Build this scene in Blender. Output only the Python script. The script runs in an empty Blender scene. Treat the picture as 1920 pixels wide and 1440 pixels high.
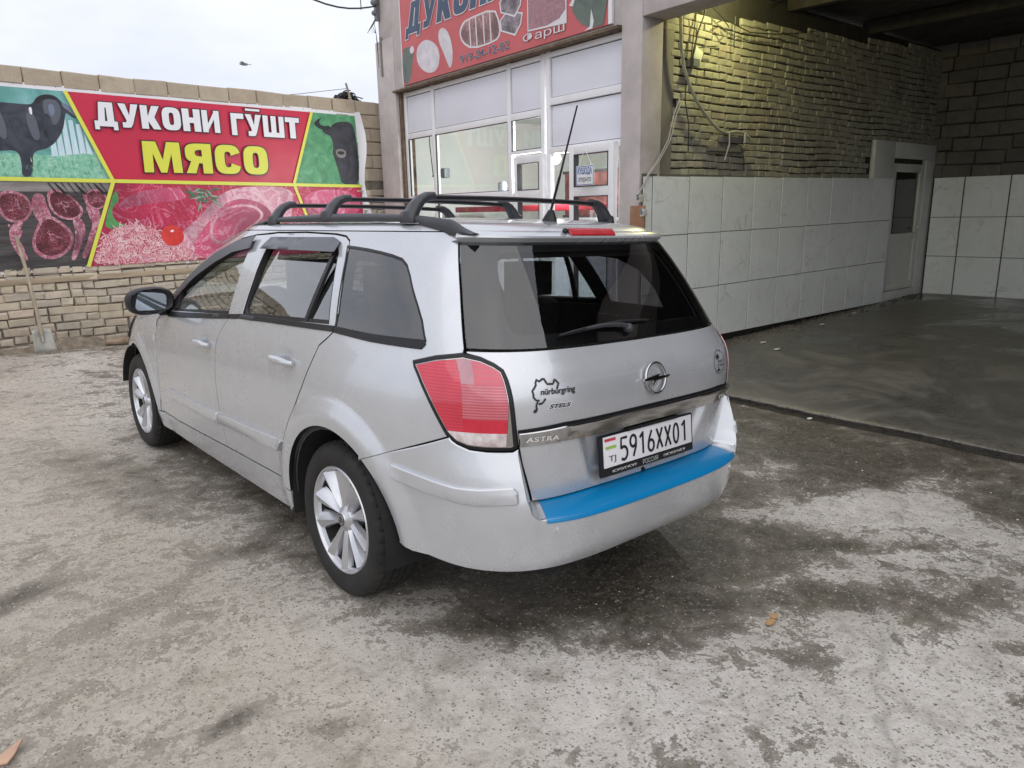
import bpy, bmesh, math, random, bisect
from mathutils import Matrix, Vector, geometry, noise
random.seed(7)
D=bpy.data; sc=bpy.context.scene; COL=sc.collection
rad=math.radians
# ---------------------------------------------------------------- camera
cam=D.cameras.new('camera'); cam.sensor_width=36; cam.lens=25.624; cam.clip_start=.05; cam.clip_end=600
co=D.objects.new('camera',cam); COL.objects.link(co); sc.camera=co
_r=Vector((0.75,-0.6611,-0.0199)).normalized(); _f=Vector((0.6399,0.7329,-0.231)).normalized(); _u=_r.cross(_f).normalized(); _r=_f.cross(_u)
co.matrix_world=Matrix(((_r.x,_u.x,-_f.x,-2.0775),(_r.y,_u.y,-_f.y,-2.485),(_r.z,_u.z,-_f.z,1.5284),(0,0,0,1)))
# ---------------------------------------------------------------- overcast sky and soft sun
w=D.worlds.new('World'); sc.world=w; w.use_nodes=True; nt=w.node_tree; nt.nodes.clear()
SUN_EL,SUN_AZ=rad(52),rad(215)
def N(nt,t,**k):
    n=nt.nodes.new(t)
    for a,b in k.items(): setattr(n,a,b)
    return n
sky=N(nt,'ShaderNodeTexSky',sky_type='NISHITA',sun_disc=False,sun_elevation=SUN_EL,sun_rotation=SUN_AZ,air_density=1.0,dust_density=3.0)
tc=N(nt,'ShaderNodeTexCoord'); mp=N(nt,'ShaderNodeMapping'); mp.inputs['Scale'].default_value=(1,1,2.4)
nz=N(nt,'ShaderNodeTexNoise'); nz.inputs['Scale'].default_value=3.4; nz.inputs['Detail'].default_value=6; nz.inputs['Roughness'].default_value=.52
rp=N(nt,'ShaderNodeValToRGB'); rp.color_ramp.elements[0].position=.30; rp.color_ramp.elements[0].color=(5.3,5.6,6.6,1); rp.color_ramp.elements[1].position=.68; rp.color_ramp.elements[1].color=(7.0,7.15,7.5,1)
mx=N(nt,'ShaderNodeMixRGB'); mx.inputs[0].default_value=.93
bg=N(nt,'ShaderNodeBackground'); bg.inputs['Strength'].default_value=.118
ow=N(nt,'ShaderNodeOutputWorld')
L=nt.links.new
L(tc.outputs['Generated'],mp.inputs[0]); L(mp.outputs[0],nz.inputs['Vector']); L(nz.outputs['Fac'],rp.inputs[0])
L(sky.outputs[0],mx.inputs[1]); L(rp.outputs[0],mx.inputs[2]); L(mx.outputs[0],bg.inputs[0]); L(bg.outputs[0],ow.inputs[0])
sl=D.lights.new('sun','SUN'); sl.energy=1.15; sl.angle=rad(100); sl.color=(1,.96,.9)
so=D.objects.new('sun',sl); COL.objects.link(so)
sd=Vector((math.sin(SUN_AZ)*math.cos(SUN_EL),math.cos(SUN_AZ)*math.cos(SUN_EL),math.sin(SUN_EL)))
so.rotation_euler=sd.to_track_quat('Z','Y').to_euler(); so.location=(-4,-4,12)
vs=sc.view_settings; vs.view_transform='Standard'; vs.look='None'; vs.gamma=1; vs.exposure=0.38; vs.use_curve_mapping=False
sc.cycles.max_bounces=7; sc.cycles.transparent_max_bounces=12; sc.cycles.glossy_bounces=4; sc.cycles.diffuse_bounces=4
try: sc.cycles.use_denoising=True
except: pass
# ---------------------------------------------------------------- materials
def newmat(name):
    m=D.materials.new(name); m.use_nodes=True; t=m.node_tree; t.nodes.clear()
    o=N(t,'ShaderNodeOutputMaterial'); p=N(t,'ShaderNodeBsdfPrincipled'); t.links.new(p.outputs[0],o.inputs[0])
    return m,t,p,o
def c4(c): return (c[0],c[1],c[2],1)
def ramp(t,fac,stops,interp='LINEAR'):
    r=N(t,'ShaderNodeValToRGB'); cr=r.color_ramp; cr.interpolation=interp
    while len(cr.elements)<len(stops): cr.elements.new(.5)
    for e,(p,c) in zip(cr.elements,stops): e.position=p; e.color=c4(c) if not isinstance(c,(int,float)) else (c,c,c,1)
    t.links.new(fac,r.inputs[0]); return r.outputs[0]
def noisef(t,vec,scale,detail=4,rough=.55,dist=0):
    n=N(t,'ShaderNodeTexNoise'); n.inputs['Scale'].default_value=scale; n.inputs['Detail'].default_value=detail; n.inputs['Roughness'].default_value=rough; n.inputs['Distortion'].default_value=dist
    if vec is not None: t.links.new(vec,n.inputs['Vector'])
    return n.outputs['Fac']
def objco(t,scale=(1,1,1)):
    c=N(t,'ShaderNodeTexCoord'); m=N(t,'ShaderNodeMapping'); m.inputs['Scale'].default_value=scale
    t.links.new(c.outputs['Object'],m.inputs[0]); return m.outputs[0]
def worldco(t,scale=(1,1,1)):
    c=N(t,'ShaderNodeNewGeometry'); m=N(t,'ShaderNodeMapping'); m.inputs['Scale'].default_value=scale
    t.links.new(c.outputs['Position'],m.inputs[0]); return m.outputs[0]
def mixc(t,fac,a,b,mode='MIX'):
    m=N(t,'ShaderNodeMixRGB',blend_type=mode)
    for i,v in ((0,fac),(1,a),(2,b)):
        if isinstance(v,(int,float)): m.inputs[i].default_value=v if i==0 else (v,v,v,1)
        elif isinstance(v,tuple): m.inputs[i].default_value=c4(v)
        else: t.links.new(v,m.inputs[i])
    return m.outputs[0]
def math_(t,op,a,b=0,clamp=False):
    m=N(t,'ShaderNodeMath',operation=op); m.use_clamp=clamp
    for i,v in ((0,a),(1,b)):
        if isinstance(v,(int,float)): m.inputs[i].default_value=v
        else: t.links.new(v,m.inputs[i])
    return m.outputs[0]
def bump(t,p,h,strength=.3,dist=.01):
    b=N(t,'ShaderNodeBump'); b.inputs['Strength'].default_value=strength; b.inputs['Distance'].default_value=dist
    t.links.new(h,b.inputs['Height']); t.links.new(b.outputs[0],p.inputs['Normal'])
def mat(name,col,rough=.6,metal=0,var=0,vscale=6,bmp=0,bscale=60,coat=0,spec=.5,world=False,stretch=(1,1,1)):
    m,t,p,o=newmat(name); p.inputs['Base Color'].default_value=c4(col); p.inputs['Roughness'].default_value=rough; p.inputs['Metallic'].default_value=metal
    p.inputs['Coat Weight'].default_value=coat; p.inputs['Coat Roughness'].default_value=.05; p.inputs['Specular IOR Level'].default_value=spec
    if var or bmp:
        v=(worldco if world else objco)(t,stretch)
    if var:
        n=noisef(t,v,vscale,6,.6); lo=tuple(max(0,c*(1-var)) for c in col); hi=tuple(min(1,c*(1+var)) for c in col)
        t.links.new(ramp(t,n,[(.3,lo),(.7,hi)]),p.inputs['Base Color'])
        t.links.new(ramp(t,n,[(.3,min(1,rough*1.12)),(.7,rough*.88)]),p.inputs['Roughness'])
    if bmp: bump(t,p,noisef(t,v,bscale,5,.6),bmp,.01)
    return m
# ---------------------------------------------------------------- object helpers
def lab(o,label=None,cat=None,group=None,kind=None):
    if label: o['label']=label
    if cat: o['category']=cat
    if group: o['group']=group
    if kind: o['kind']=kind
    return o
def empty(name,loc=(0,0,0),rotz=0,parent=None):
    o=D.objects.new(name,None); COL.objects.link(o); o.location=loc; o.rotation_euler=(0,0,rotz); o.parent=parent; o.empty_display_size=.1; return o
def link(name,me,parent=None,mats=None):
    o=D.objects.new(name,me); COL.objects.link(o); o.parent=parent
    if mats:
        for m in (mats if isinstance(mats,(list,tuple)) else [mats]): me.materials.append(m)
    return o
def finish(me,angle=38):
    me.polygons.foreach_set('use_smooth',[True]*len(me.polygons))
    me.set_sharp_from_angle(angle=rad(angle)); me.update()
class MB:
    """collects shapes into one mesh"""
    def __init__(s): s.v=[]; s.f=[]; s.mi=[]
    def add(s,vs,fs,mi=0):
        b=len(s.v); s.v+= [tuple(v) for v in vs]; s.f+=[tuple(i+b for i in f) for f in fs]; s.mi+=[mi]*len(fs); return s
    def box(s,c,d,rot=None,mi=0,taper=1):
        x,y,z=d[0]/2,d[1]/2,d[2]/2
        vs=[Vector((sx*x*(taper if sz>0 else 1),sy*y*(taper if sz>0 else 1),sz*z)) for sz in(-1,1) for sy in(-1,1) for sx in(-1,1)]
        if rot is not None: vs=[rot@v for v in vs]
        vs=[v+Vector(c) for v in vs]
        return s.add(vs,[(0,2,3,1),(4,5,7,6),(0,1,5,4),(1,3,7,5),(3,2,6,7),(2,0,4,6)],mi)
    def tube(s,pts,r,n=8,mi=0,cap=True):
        pts=[Vector(p) for p in pts]; rs=r if isinstance(r,(list,tuple)) else [r]*len(pts)
        vs=[];fs=[]; up=None
        for i,p in enumerate(pts):
            d=(pts[min(i+1,len(pts)-1)]-pts[max(i-1,0)]).normalized()
            if up is None: up=d.orthogonal().normalized()
            up=(up-d*up.dot(d)).normalized(); bi=d.cross(up)
            for k in range(n):
                a=2*math.pi*k/n; vs.append(p+(up*math.cos(a)+bi*math.sin(a))*rs[i])
        for i in range(len(pts)-1):
            for k in range(n):
                a=i*n+k;b=i*n+(k+1)%n; fs.append((a,b,b+n,a+n))
        if cap: fs.append(tuple(range(n-1,-1,-1))); fs.append(tuple((len(pts)-1)*n+k for k in range(n)))
        return s.add(vs,fs,mi)
    def lathe(s,prof,M4,n=48,mi=0,close=False):
        """profile (radius, axial) around local X axis"""
        vs=[];fs=[]
        for k in range(n):
            a=2*math.pi*k/n
            for r,x in prof: vs.append(M4@Vector((x,r*math.cos(a),r*math.sin(a))))
        m=len(prof)
        for k in range(n):
            for j in range(m-1):
                a=k*m+j;b=((k+1)%n)*m+j; fs.append((a,a+1,b+1,b))
        return s.add(vs,fs,mi)
    def sphere(s,c,r,seg=16,rings=10,mi=0,e=1.0,rot=None):
        rx,ry,rz=r if isinstance(r,(tuple,list)) else (r,r,r)
        def q(v,e): return math.copysign(abs(v)**e,v)
        vs=[];fs=[]
        for i in range(rings+1):
            th=math.pi*i/rings
            for k in range(seg):
                ph=2*math.pi*k/seg
                v=Vector((rx*q(math.sin(th),e)*q(math.cos(ph),e),ry*q(math.sin(th),e)*q(math.sin(ph),e),rz*q(math.cos(th),e)))
                if rot is not None: v=rot@v
                vs.append(v+Vector(c))
        for i in range(rings):
            for k in range(seg):
                a=i*seg+k;b=i*seg+(k+1)%seg; fs.append((a,a+seg,b+seg,b))
        return s.add(vs,fs,mi)
    def prism(s,poly,h,M4=None,mi=0):
        """poly 2D (x,y) extruded along local z from 0 to h"""
        n=len(poly); vs=[Vector((x,y,0)) for x,y in poly]+[Vector((x,y,h)) for x,y in poly]
        if M4 is not None: vs=[M4@v for v in vs]
        tri=geometry.tessellate_polygon([[Vector((x,y,0)) for x,y in poly]])
        fs=[tuple(t) for t in tri]+[tuple(i+n for i in reversed(t)) for t in tri]+[(i,(i+1)%n,(i+1)%n+n,i+n) for i in range(n)]
        return s.add(vs,fs,mi)
    def build(s,name,mats,parent=None,smooth=None,bevel=0):
        me=D.meshes.new(name); me.from_pydata(s.v,[],s.f); me.validate()
        o=link(name,me,parent,mats)
        if len(s.mi)==len(me.polygons): me.polygons.foreach_set('material_index',s.mi)
        bm=bmesh.new(); bm.from_mesh(me); bmesh.ops.recalc_face_normals(bm,faces=bm.faces)
        if bevel:
            es=[e for e in bm.edges if len(e.link_faces)==2 and e.calc_face_angle(0)>rad(30)]
            bmesh.ops.bevel(bm,geom=es,offset=bevel,segments=2,affect='EDGES',profile=.6,clamp_overlap=True)
        bm.to_mesh(me); bm.free()
        if smooth or bevel: finish(me,smooth or 35)
        return o
def text_mesh(txt,size=1,offset=0,shear=0,extrude=0,sx=1,spacing=1,align='LEFT'):
    """mesh verts/faces of a text with the built-in font"""
    c=D.curves.new('t','FONT'); c.body=txt; c.size=size; c.offset=offset; c.shear=shear; c.extrude=extrude; c.space_character=spacing; c.align_x=align; c.resolution_u=4; c.fill_mode='FRONT' if not extrude else 'BOTH'
    o=D.objects.new('t',c); COL.objects.link(o)
    dg=bpy.context.evaluated_depsgraph_get(); me=D.meshes.new_from_object(o.evaluated_get(dg))
    vs=[(v.co.x*sx,v.co.y,v.co.z) for v in me.vertices]; fs=[tuple(p.vertices) for p in me.polygons]
    D.objects.remove(o); D.curves.remove(c); D.meshes.remove(me)
    return vs,fs
def fit_text(txt,w,h,**k):
    vs,fs=text_mesh(txt,**k)
    x0=min(v[0] for v in vs);x1=max(v[0] for v in vs);y0=min(v[1] for v in vs);y1=max(v[1] for v in vs)
    return [((v[0]-x0)/(x1-x0)*w,(v[1]-y0)/(y1-y0)*h,v[2]) for v in vs],fs
# ---------------------------------------------------------------- ground height
def zg(x,y):
    if x<3.33:
        xx=x if x>-3 else -3+(x+3)*.2
        return -.0346*xx-.002*y
    t=(x-3.33)/7.5
    return -.073+.16*min(t,1.0)
def child(o,par):
    """keep world placement under a translated parent"""
    o.parent=par; o.matrix_parent_inverse=Matrix.Translation(-par.location); return o
# ================================================================ GROUND
def ground_material():
    m,t,p,o=newmat('concrete_yard')
    v=worldco(t); wv=mixc(t,.05,v,noisecol(t,v,3.0))
    n1=noisef(t,wv,1.3,4,.6,.5); n2=noisef(t,wv,5.5,6,.72,.6); n3=noisef(t,wv,17,6,.75,.5); n4=noisef(t,v,48,5,.75); n5=noisef(t,v,150,4,.75)
    sep=N(t,'ShaderNodeSeparateXYZ'); t.links.new(v,sep.inputs[0]); X,Y=sep.outputs[0],sep.outputs[1]
    def rng(src,a,b,lo,hi):
        g=N(t,'ShaderNodeMapRange',interpolation_type='SMOOTHSTEP'); g.inputs[1].default_value=a; g.inputs[2].default_value=b; g.inputs[3].default_value=lo; g.inputs[4].default_value=hi; t.links.new(src,g.inputs[0]); return g.outputs[0]
    at=N(t,'ShaderNodeAttribute',attribute_name='damp_shade'); W=at.outputs['Fac']
    right=rng(X,-1.5,-.3,0,1)
    def c(n,k): return math_(t,'MULTIPLY',math_(t,'SUBTRACT',n,.5),k)
    e=math_(t,'ADD',math_(t,'ADD',c(n1,1.0),c(n2,2.4)),math_(t,'ADD',c(n3,1.9),c(n4,1.3)))
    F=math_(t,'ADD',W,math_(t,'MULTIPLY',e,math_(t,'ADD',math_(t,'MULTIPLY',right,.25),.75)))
    # three skins : worn pale top, brown grime, damp dark (also paints the shade under the car)
    pale=mixc(t,ramp(t,n2,[(.35,0),(.65,1)]),(.56,.52,.475),(.71,.67,.63))
    tan=mixc(t,ramp(t,n2,[(.33,0),(.67,1)]),(.43,.385,.325),(.56,.505,.435))
    A=mixc(t,right,tan,pale)
    A=mixc(t,ramp(t,n5,[(.55,0),(.70,.55)]),A,(.30,.265,.22))
    B=ramp(t,mixc(t,.5,n4,n3),[(.40,(.10,.086,.068)),(.50,(.205,.182,.150)),(.60,(.36,.33,.285))])
    B=mixc(t,math_(t,'SUBTRACT',1,right),B,mixc(t,.5,B,(.36,.315,.26)))
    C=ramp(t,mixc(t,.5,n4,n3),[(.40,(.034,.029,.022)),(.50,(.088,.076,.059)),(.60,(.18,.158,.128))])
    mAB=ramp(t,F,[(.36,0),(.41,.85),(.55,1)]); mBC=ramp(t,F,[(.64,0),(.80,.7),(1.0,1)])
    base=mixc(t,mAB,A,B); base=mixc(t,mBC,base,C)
    # pits : dark aggregate showing in the pale skin
    pm=None
    for sc_,th,amt,lo in ((26,.24,.9,.46),(52,.27,.85,.44)):
        vo=N(t,'ShaderNodeTexVoronoi',feature='F1'); vo.inputs['Scale'].default_value=sc_; t.links.new(mixc(t,.03,v,noisecol(t,v,sc_*.7)),vo.inputs['Vector'])
        pt=ramp(t,math_(t,'ADD',vo.outputs['Distance'],math_(t,'ADD',math_(t,'MULTIPLY',n5,.16),math_(t,'MULTIPLY',n2,.35))),[(th+.12,1),(th+.20,0)]); sel=ramp(t,noisef(t,v,3.2+sc_*.04,6,.72),[(lo,0),(lo+.08,1)])
        q=math_(t,'MULTIPLY',math_(t,'MULTIPLY',pt,sel),math_(t,'ADD',math_(t,'MULTIPLY',right,amt-.18),.18)); base=mixc(t,q,base,(.125,.108,.086)); pm=q if pm is None else math_(t,'MAXIMUM',pm,q)
    # small stones, light and dark, bedded everywhere
    vo2=N(t,'ShaderNodeTexVoronoi',feature='F1'); vo2.inputs['Scale'].default_value=80; t.links.new(mixc(t,.02,v,noisecol(t,v,60)),vo2.inputs['Vector'])
    sp2=ramp(t,vo2.outputs['Distance'],[(.20,1),(.42,0)]); sepc=N(t,'ShaderNodeSeparateColor'); t.links.new(vo2.outputs['Color'],sepc.inputs[0])
    base=mixc(t,math_(t,'MULTIPLY',ramp(t,sepc.outputs[0],[(.70,0),(.76,1)]),math_(t,'MULTIPLY',sp2,.7)),base,(.60,.56,.50))
    base=mixc(t,math_(t,'MULTIPLY',ramp(t,sepc.outputs[1],[(.66,0),(.74,1)]),math_(t,'MULTIPLY',sp2,.75)),base,(.11,.095,.075))
    base=mixc(t,math_(t,'MULTIPLY',ramp(t,noisef(t,v,6.5,6,.72),[(.55,0),(.70,1)]),.22),base,(.23,.215,.10))
    base=mixc(t,math_(t,'MULTIPLY',ramp(t,noisef(t,v,4.1,6,.7),[(.58,0),(.72,1)]),.20),base,(.30,.20,.14))
    base=mixc(t,1,base,ramp(t,mixc(t,.5,n2,n3),[(.38,(.66,.65,.63)),(.50,(.95,.95,.95)),(.62,(1.0,1.0,1.0))]),'MULTIPLY')
    vc=N(t,'ShaderNodeTexVoronoi',feature='DISTANCE_TO_EDGE'); vc.inputs['Scale'].default_value=.30; t.links.new(mixc(t,.20,v,noisecol(t,v,3.5)),vc.inputs['Vector'])
    ck=math_(t,'MULTIPLY',ramp(t,vc.outputs['Distance'],[(.0012,1),(.0042,0)]),ramp(t,n2,[(.38,0),(.5,1)]))
    base=mixc(t,math_(t,'MULTIPLY',ck,.35),base,(.08,.07,.055))
    t.links.new(base,p.inputs['Base Color'])
    t.links.new(ramp(t,F,[(.45,.9),(.85,.38)]),p.inputs['Roughness'])
    h=math_(t,'ADD',math_(t,'MULTIPLY',n4,1.0),math_(t,'ADD',math_(t,'MULTIPLY',n5,.8),math_(t,'ADD',math_(t,'MULTIPLY',pm,-.8),math_(t,'MULTIPLY',sp2,.35))))
    h=math_(t,'ADD',h,math_(t,'MULTIPLY',mAB,-.8))
    bump(t,p,h,.55,.014)
    return m
BL_WET_SHADE=((-.05,-1.2,.42,.55,-42,.26),(.75,-1.45,.35,.25,-40,.20),(-.6,-1.6,.3,.15,-40,.15),(1.3,-1.25,.7,.07,-38,.2),(2.5,.1,1.2,1.5,0,.30),(2.9,-.9,.6,.5,0,.30),(1.0,.2,.9,.9,0,.34),(.62,-.62,.70,.45,-30,.30),(.5,-1.15,.45,.35,-45,.16),(-.60,-.52,.34,.07,-38,.50),(-.15,-.72,.5,.22,-40,.34),(.0,1.3,.95,1.9,0,.62),(.2,-.2,.9,.7,0,.25),(-1.15,2.0,.3,.9,10,.25),(-1.35,.50,.75,.07,28,.22),  # damp stains, plus a blob painting the car's contact shadow beneath it
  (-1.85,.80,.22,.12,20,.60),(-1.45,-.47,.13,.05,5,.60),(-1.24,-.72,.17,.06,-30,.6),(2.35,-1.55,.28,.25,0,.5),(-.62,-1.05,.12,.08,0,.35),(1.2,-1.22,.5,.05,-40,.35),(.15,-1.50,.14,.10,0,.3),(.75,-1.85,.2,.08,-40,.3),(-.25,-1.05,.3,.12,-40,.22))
BL_DRY=((1.05,-.50,.28,.10,-35,.34),(1.35,-.12,.25,.08,-20,.30),(.75,-1.20,.30,.09,-40,.34),(.35,-.95,.25,.08,-40,.26),(2.5,.5,.4,.12,0,.26),(1.9,.05,.35,.10,-20,.24),(2.1,-1.75,.5,.2,-30,.30),(1.7,-1.02,.80,.28,-38,.70),(-.55,-1.0,.35,.22,-40,.25),(1.55,-1.50,.75,.22,-35,.36),(-.35,-1.25,.8,.25,-40,.34),(.55,-1.75,.9,.35,-40,.36),(2.0,-.28,.30,.22,-30,.42),(.1,-1.9,.5,.3,0,.3),(-.9,-.9,.45,.25,-40,.22),(2.3,-1.05,.4,.2,0,.35),(-1.0,-.2,.4,.25,0,.12))
def noisecol(t,v,s):
    n=N(t,'ShaderNodeTexNoise'); n.inputs['Scale'].default_value=s; n.inputs['Detail'].default_value=3; t.links.new(v,n.inputs['Vector']); return n.outputs['Color']
def floor_material():
    m,t,p,o=newmat('wet_floor'); v=worldco(t)
    a=noisef(t,v,1.1,7,.68,.8); b=noisef(t,v,14,7,.75); s=noisef(t,worldco(t,(1,3,1)),5,6,.7,.5)
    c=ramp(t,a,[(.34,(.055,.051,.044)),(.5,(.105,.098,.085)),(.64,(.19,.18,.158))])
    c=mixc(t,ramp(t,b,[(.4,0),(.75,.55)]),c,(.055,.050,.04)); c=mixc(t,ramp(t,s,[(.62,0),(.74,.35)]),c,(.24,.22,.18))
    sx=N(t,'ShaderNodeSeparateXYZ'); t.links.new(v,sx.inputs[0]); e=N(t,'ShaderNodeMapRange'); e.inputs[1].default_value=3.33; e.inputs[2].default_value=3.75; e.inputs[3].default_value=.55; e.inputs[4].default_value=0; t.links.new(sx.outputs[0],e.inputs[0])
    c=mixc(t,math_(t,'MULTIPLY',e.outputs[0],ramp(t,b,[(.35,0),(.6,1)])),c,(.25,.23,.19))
    t.links.new(c,p.inputs['Base Color']); t.links.new(ramp(t,a,[(.36,.14),(.58,.50)]),p.inputs['Roughness']); bump(t,p,b,.22,.012); return m
def grid_sheet(name,xs,ys,zf,m,kind='structure'):
    vs=[(x,y,zf(x,y)) for y in ys for x in xs]; n=len(xs)
    fs=[(j*n+i,j*n+i+1,(j+1)*n+i+1,(j+1)*n+i) for j in range(len(ys)-1) for i in range(n-1)]
    me=D.meshes.new(name); me.from_pydata(vs,[],fs); o=link(name,me,None,m); me.polygons.foreach_set('use_smooth',[True]*len(me.polygons)); lab(o,kind=kind); return o
def fr(a,b,st):
    n=max(1,int(round((b-a)/st))); return [a+(b-a)*i/n for i in range(n+1)]
def sst(a,b,x):
    t=min(max((x-a)/(b-a),0),1); return t*t*(3-2*t)
def damp_shade(x,y):
    """how damp and grimy the slab is: stains seen on it, plus contact shade painted under the car"""
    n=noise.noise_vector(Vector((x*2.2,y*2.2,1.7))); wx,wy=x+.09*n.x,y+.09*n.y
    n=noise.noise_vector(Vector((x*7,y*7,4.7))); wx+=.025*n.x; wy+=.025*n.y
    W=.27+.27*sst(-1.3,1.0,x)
    for sg,lst in ((1,BL_WET_SHADE),(-1,BL_DRY)):
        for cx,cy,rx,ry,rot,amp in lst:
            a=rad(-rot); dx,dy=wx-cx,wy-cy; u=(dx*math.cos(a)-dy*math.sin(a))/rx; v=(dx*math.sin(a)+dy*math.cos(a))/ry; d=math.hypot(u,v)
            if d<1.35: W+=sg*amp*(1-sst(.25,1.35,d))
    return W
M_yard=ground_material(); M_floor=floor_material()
def zyard(x,y):
    z=zg(min(x,3.3299),y); 
    if -4<x<3.4 and -4<y<8.2: z+=.006*(noise.noise(Vector((x*1.3,y*1.3,0)))) + .0022*noise.noise(Vector((x*7,y*7,3)))
    if -.9<x and x<3.1 and -.7<y<3.4: z=z-.002
    return z
xs=[-60,-30,-15,-8]+fr(-5,-2.7,.15)+fr(-2.62,3.45,.045)+[9,11.5,30,60]; ys=[-60,-30,-14,-8]+fr(-5,-2.6,.15)+fr(-2.5,4.0,.045)+fr(4.1,8.6,.13)+[12,30,60]
def zy2(x,y): return zyard(x,y) if x<3.5 else -.30
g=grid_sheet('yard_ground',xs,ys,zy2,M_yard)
at_=g.data.attributes.new('damp_shade','FLOAT','POINT'); at_.data.foreach_set('value',[damp_shade(v.co.x,v.co.y) if abs(v.co.x)<9 and abs(v.co.y)<13 else .3 for v in g.data.vertices])
# raised carport slab with a ragged edge
def edge_x(y): return 3.36+.05*noise.noise(Vector((y*1.1,0,5)))+.014*noise.noise(Vector((y*9,2,5)))+max(0,(y-.2))*.06
ys2=fr(-8.2,2.3,.06); mb=MB(); rows=[]
for y in ys2:
    ex=edge_x(y); z0=zyard(ex,y)-.03
    row=[(ex+.004,y,z0),(ex+.006,y,zg(ex+.02,y)-.012+.006*noise.noise(Vector((y*14,0,0)))),(ex+.018,y,zg(ex+.04,y)),(ex+.10,y,zg(ex+.1,y)+.001)]
    for x in fr(4.0,11.4,.35): row.append((x,y,zg(x,y)+.005*noise.noise(Vector((x*1.2,y*1.2,9)))))
    rows.append(row)
n=len(rows[0]); mb.add([p for r in rows for p in r],[(j*n+i,j*n+i+1,(j+1)*n+i+1,(j+1)*n+i) for j in range(len(rows)-1) for i in range(n-1)])
o=mb.build('carport_floor',M_floor)
M_gut=mat('wet_gutter',(.032,.028,.022),.55,var=.6,vscale=18,bmp=.8,bscale=60,world=True)
gb=MB(); ge=[]
for y in ys2:
    ex=edge_x(y); w_=.050+.016*noise.noise(Vector((y*3,7,0)))
    for q,h_ in ((-w_-.012,.003),(-w_,.005),(-w_*.5,.003),(.001,.006),(.002,.034)): x=ex+q; ge.append((x,y,zyard(x,y)+h_+.003*noise.noise(Vector((y*21,q*60,1)))*(h_>.004)))
gb.add(ge,[(j*5+i,j*5+i+1,(j+1)*5+i+1,(j+1)*5+i) for j in range(len(ys2)-1) for i in range(4)]); gut=gb.build('gutter',M_gut); lab(gut,kind='structure'); finish(gut.data,60); lab(o,kind='structure'); finish(o.data,60)

# ================================================================ generic wall frame
class Wall:
    """vertical frame: s along azimuth az (deg from +Y towards +X), n outwards, z up"""
    def __init__(s,p,az,flip=1):
        a=rad(az); s.p=Vector((p[0],p[1],0)); s.d=Vector((math.sin(a),math.cos(a),0)); s.n=Vector((s.d.y,-s.d.x,0))*flip
        s.R=Matrix((( s.d.x,s.n.x,0),(s.d.y,s.n.y,0),(0,0,1)))
    def at(s,u,z,n=0): return s.p+s.d*u+s.n*n+Vector((0,0,z))
    def box(s,mb,u0,u1,z0,z1,n0,n1,mi=0):
        return mb.box(s.at((u0+u1)/2,(z0+z1)/2,(n0+n1)/2),(abs(u1-u0),abs(n1-n0),abs(z1-z0)),s.R,mi)
    def M4(s,u,z,n=0):
        """local x->s, y->z(up), z->outward normal"""
        c=s.at(u,z,n); return Matrix(((s.d.x,0,s.n.x,c.x),(s.d.y,0,s.n.y,c.y),(0,1,0,c.z),(0,0,0,1)))
LW=Wall((-.6,7.8),87,1)        # brick and block wall with the banner, n towards -Y
SW=Wall((3.9,2.25),4.3,-1)     # shop front, n towards -X
TW=Wall((4.7311,2.3106),92,1)  # carport side wall, n towards -Y
BW=Wall((10.9,2.09),-2,-1)     # carport back wall, n towards -X
for q,v in ((LW,(0,-1,0)),(SW,(-1,0,0)),(TW,(0,-1,0)),(BW,(-1,0,0))):
    if q.n.dot(Vector(v))<0: q.n=-q.n; q.R=Matrix((( q.d.x,q.n.x,0),(q.d.y,q.n.y,0),(0,0,1)))
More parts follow.
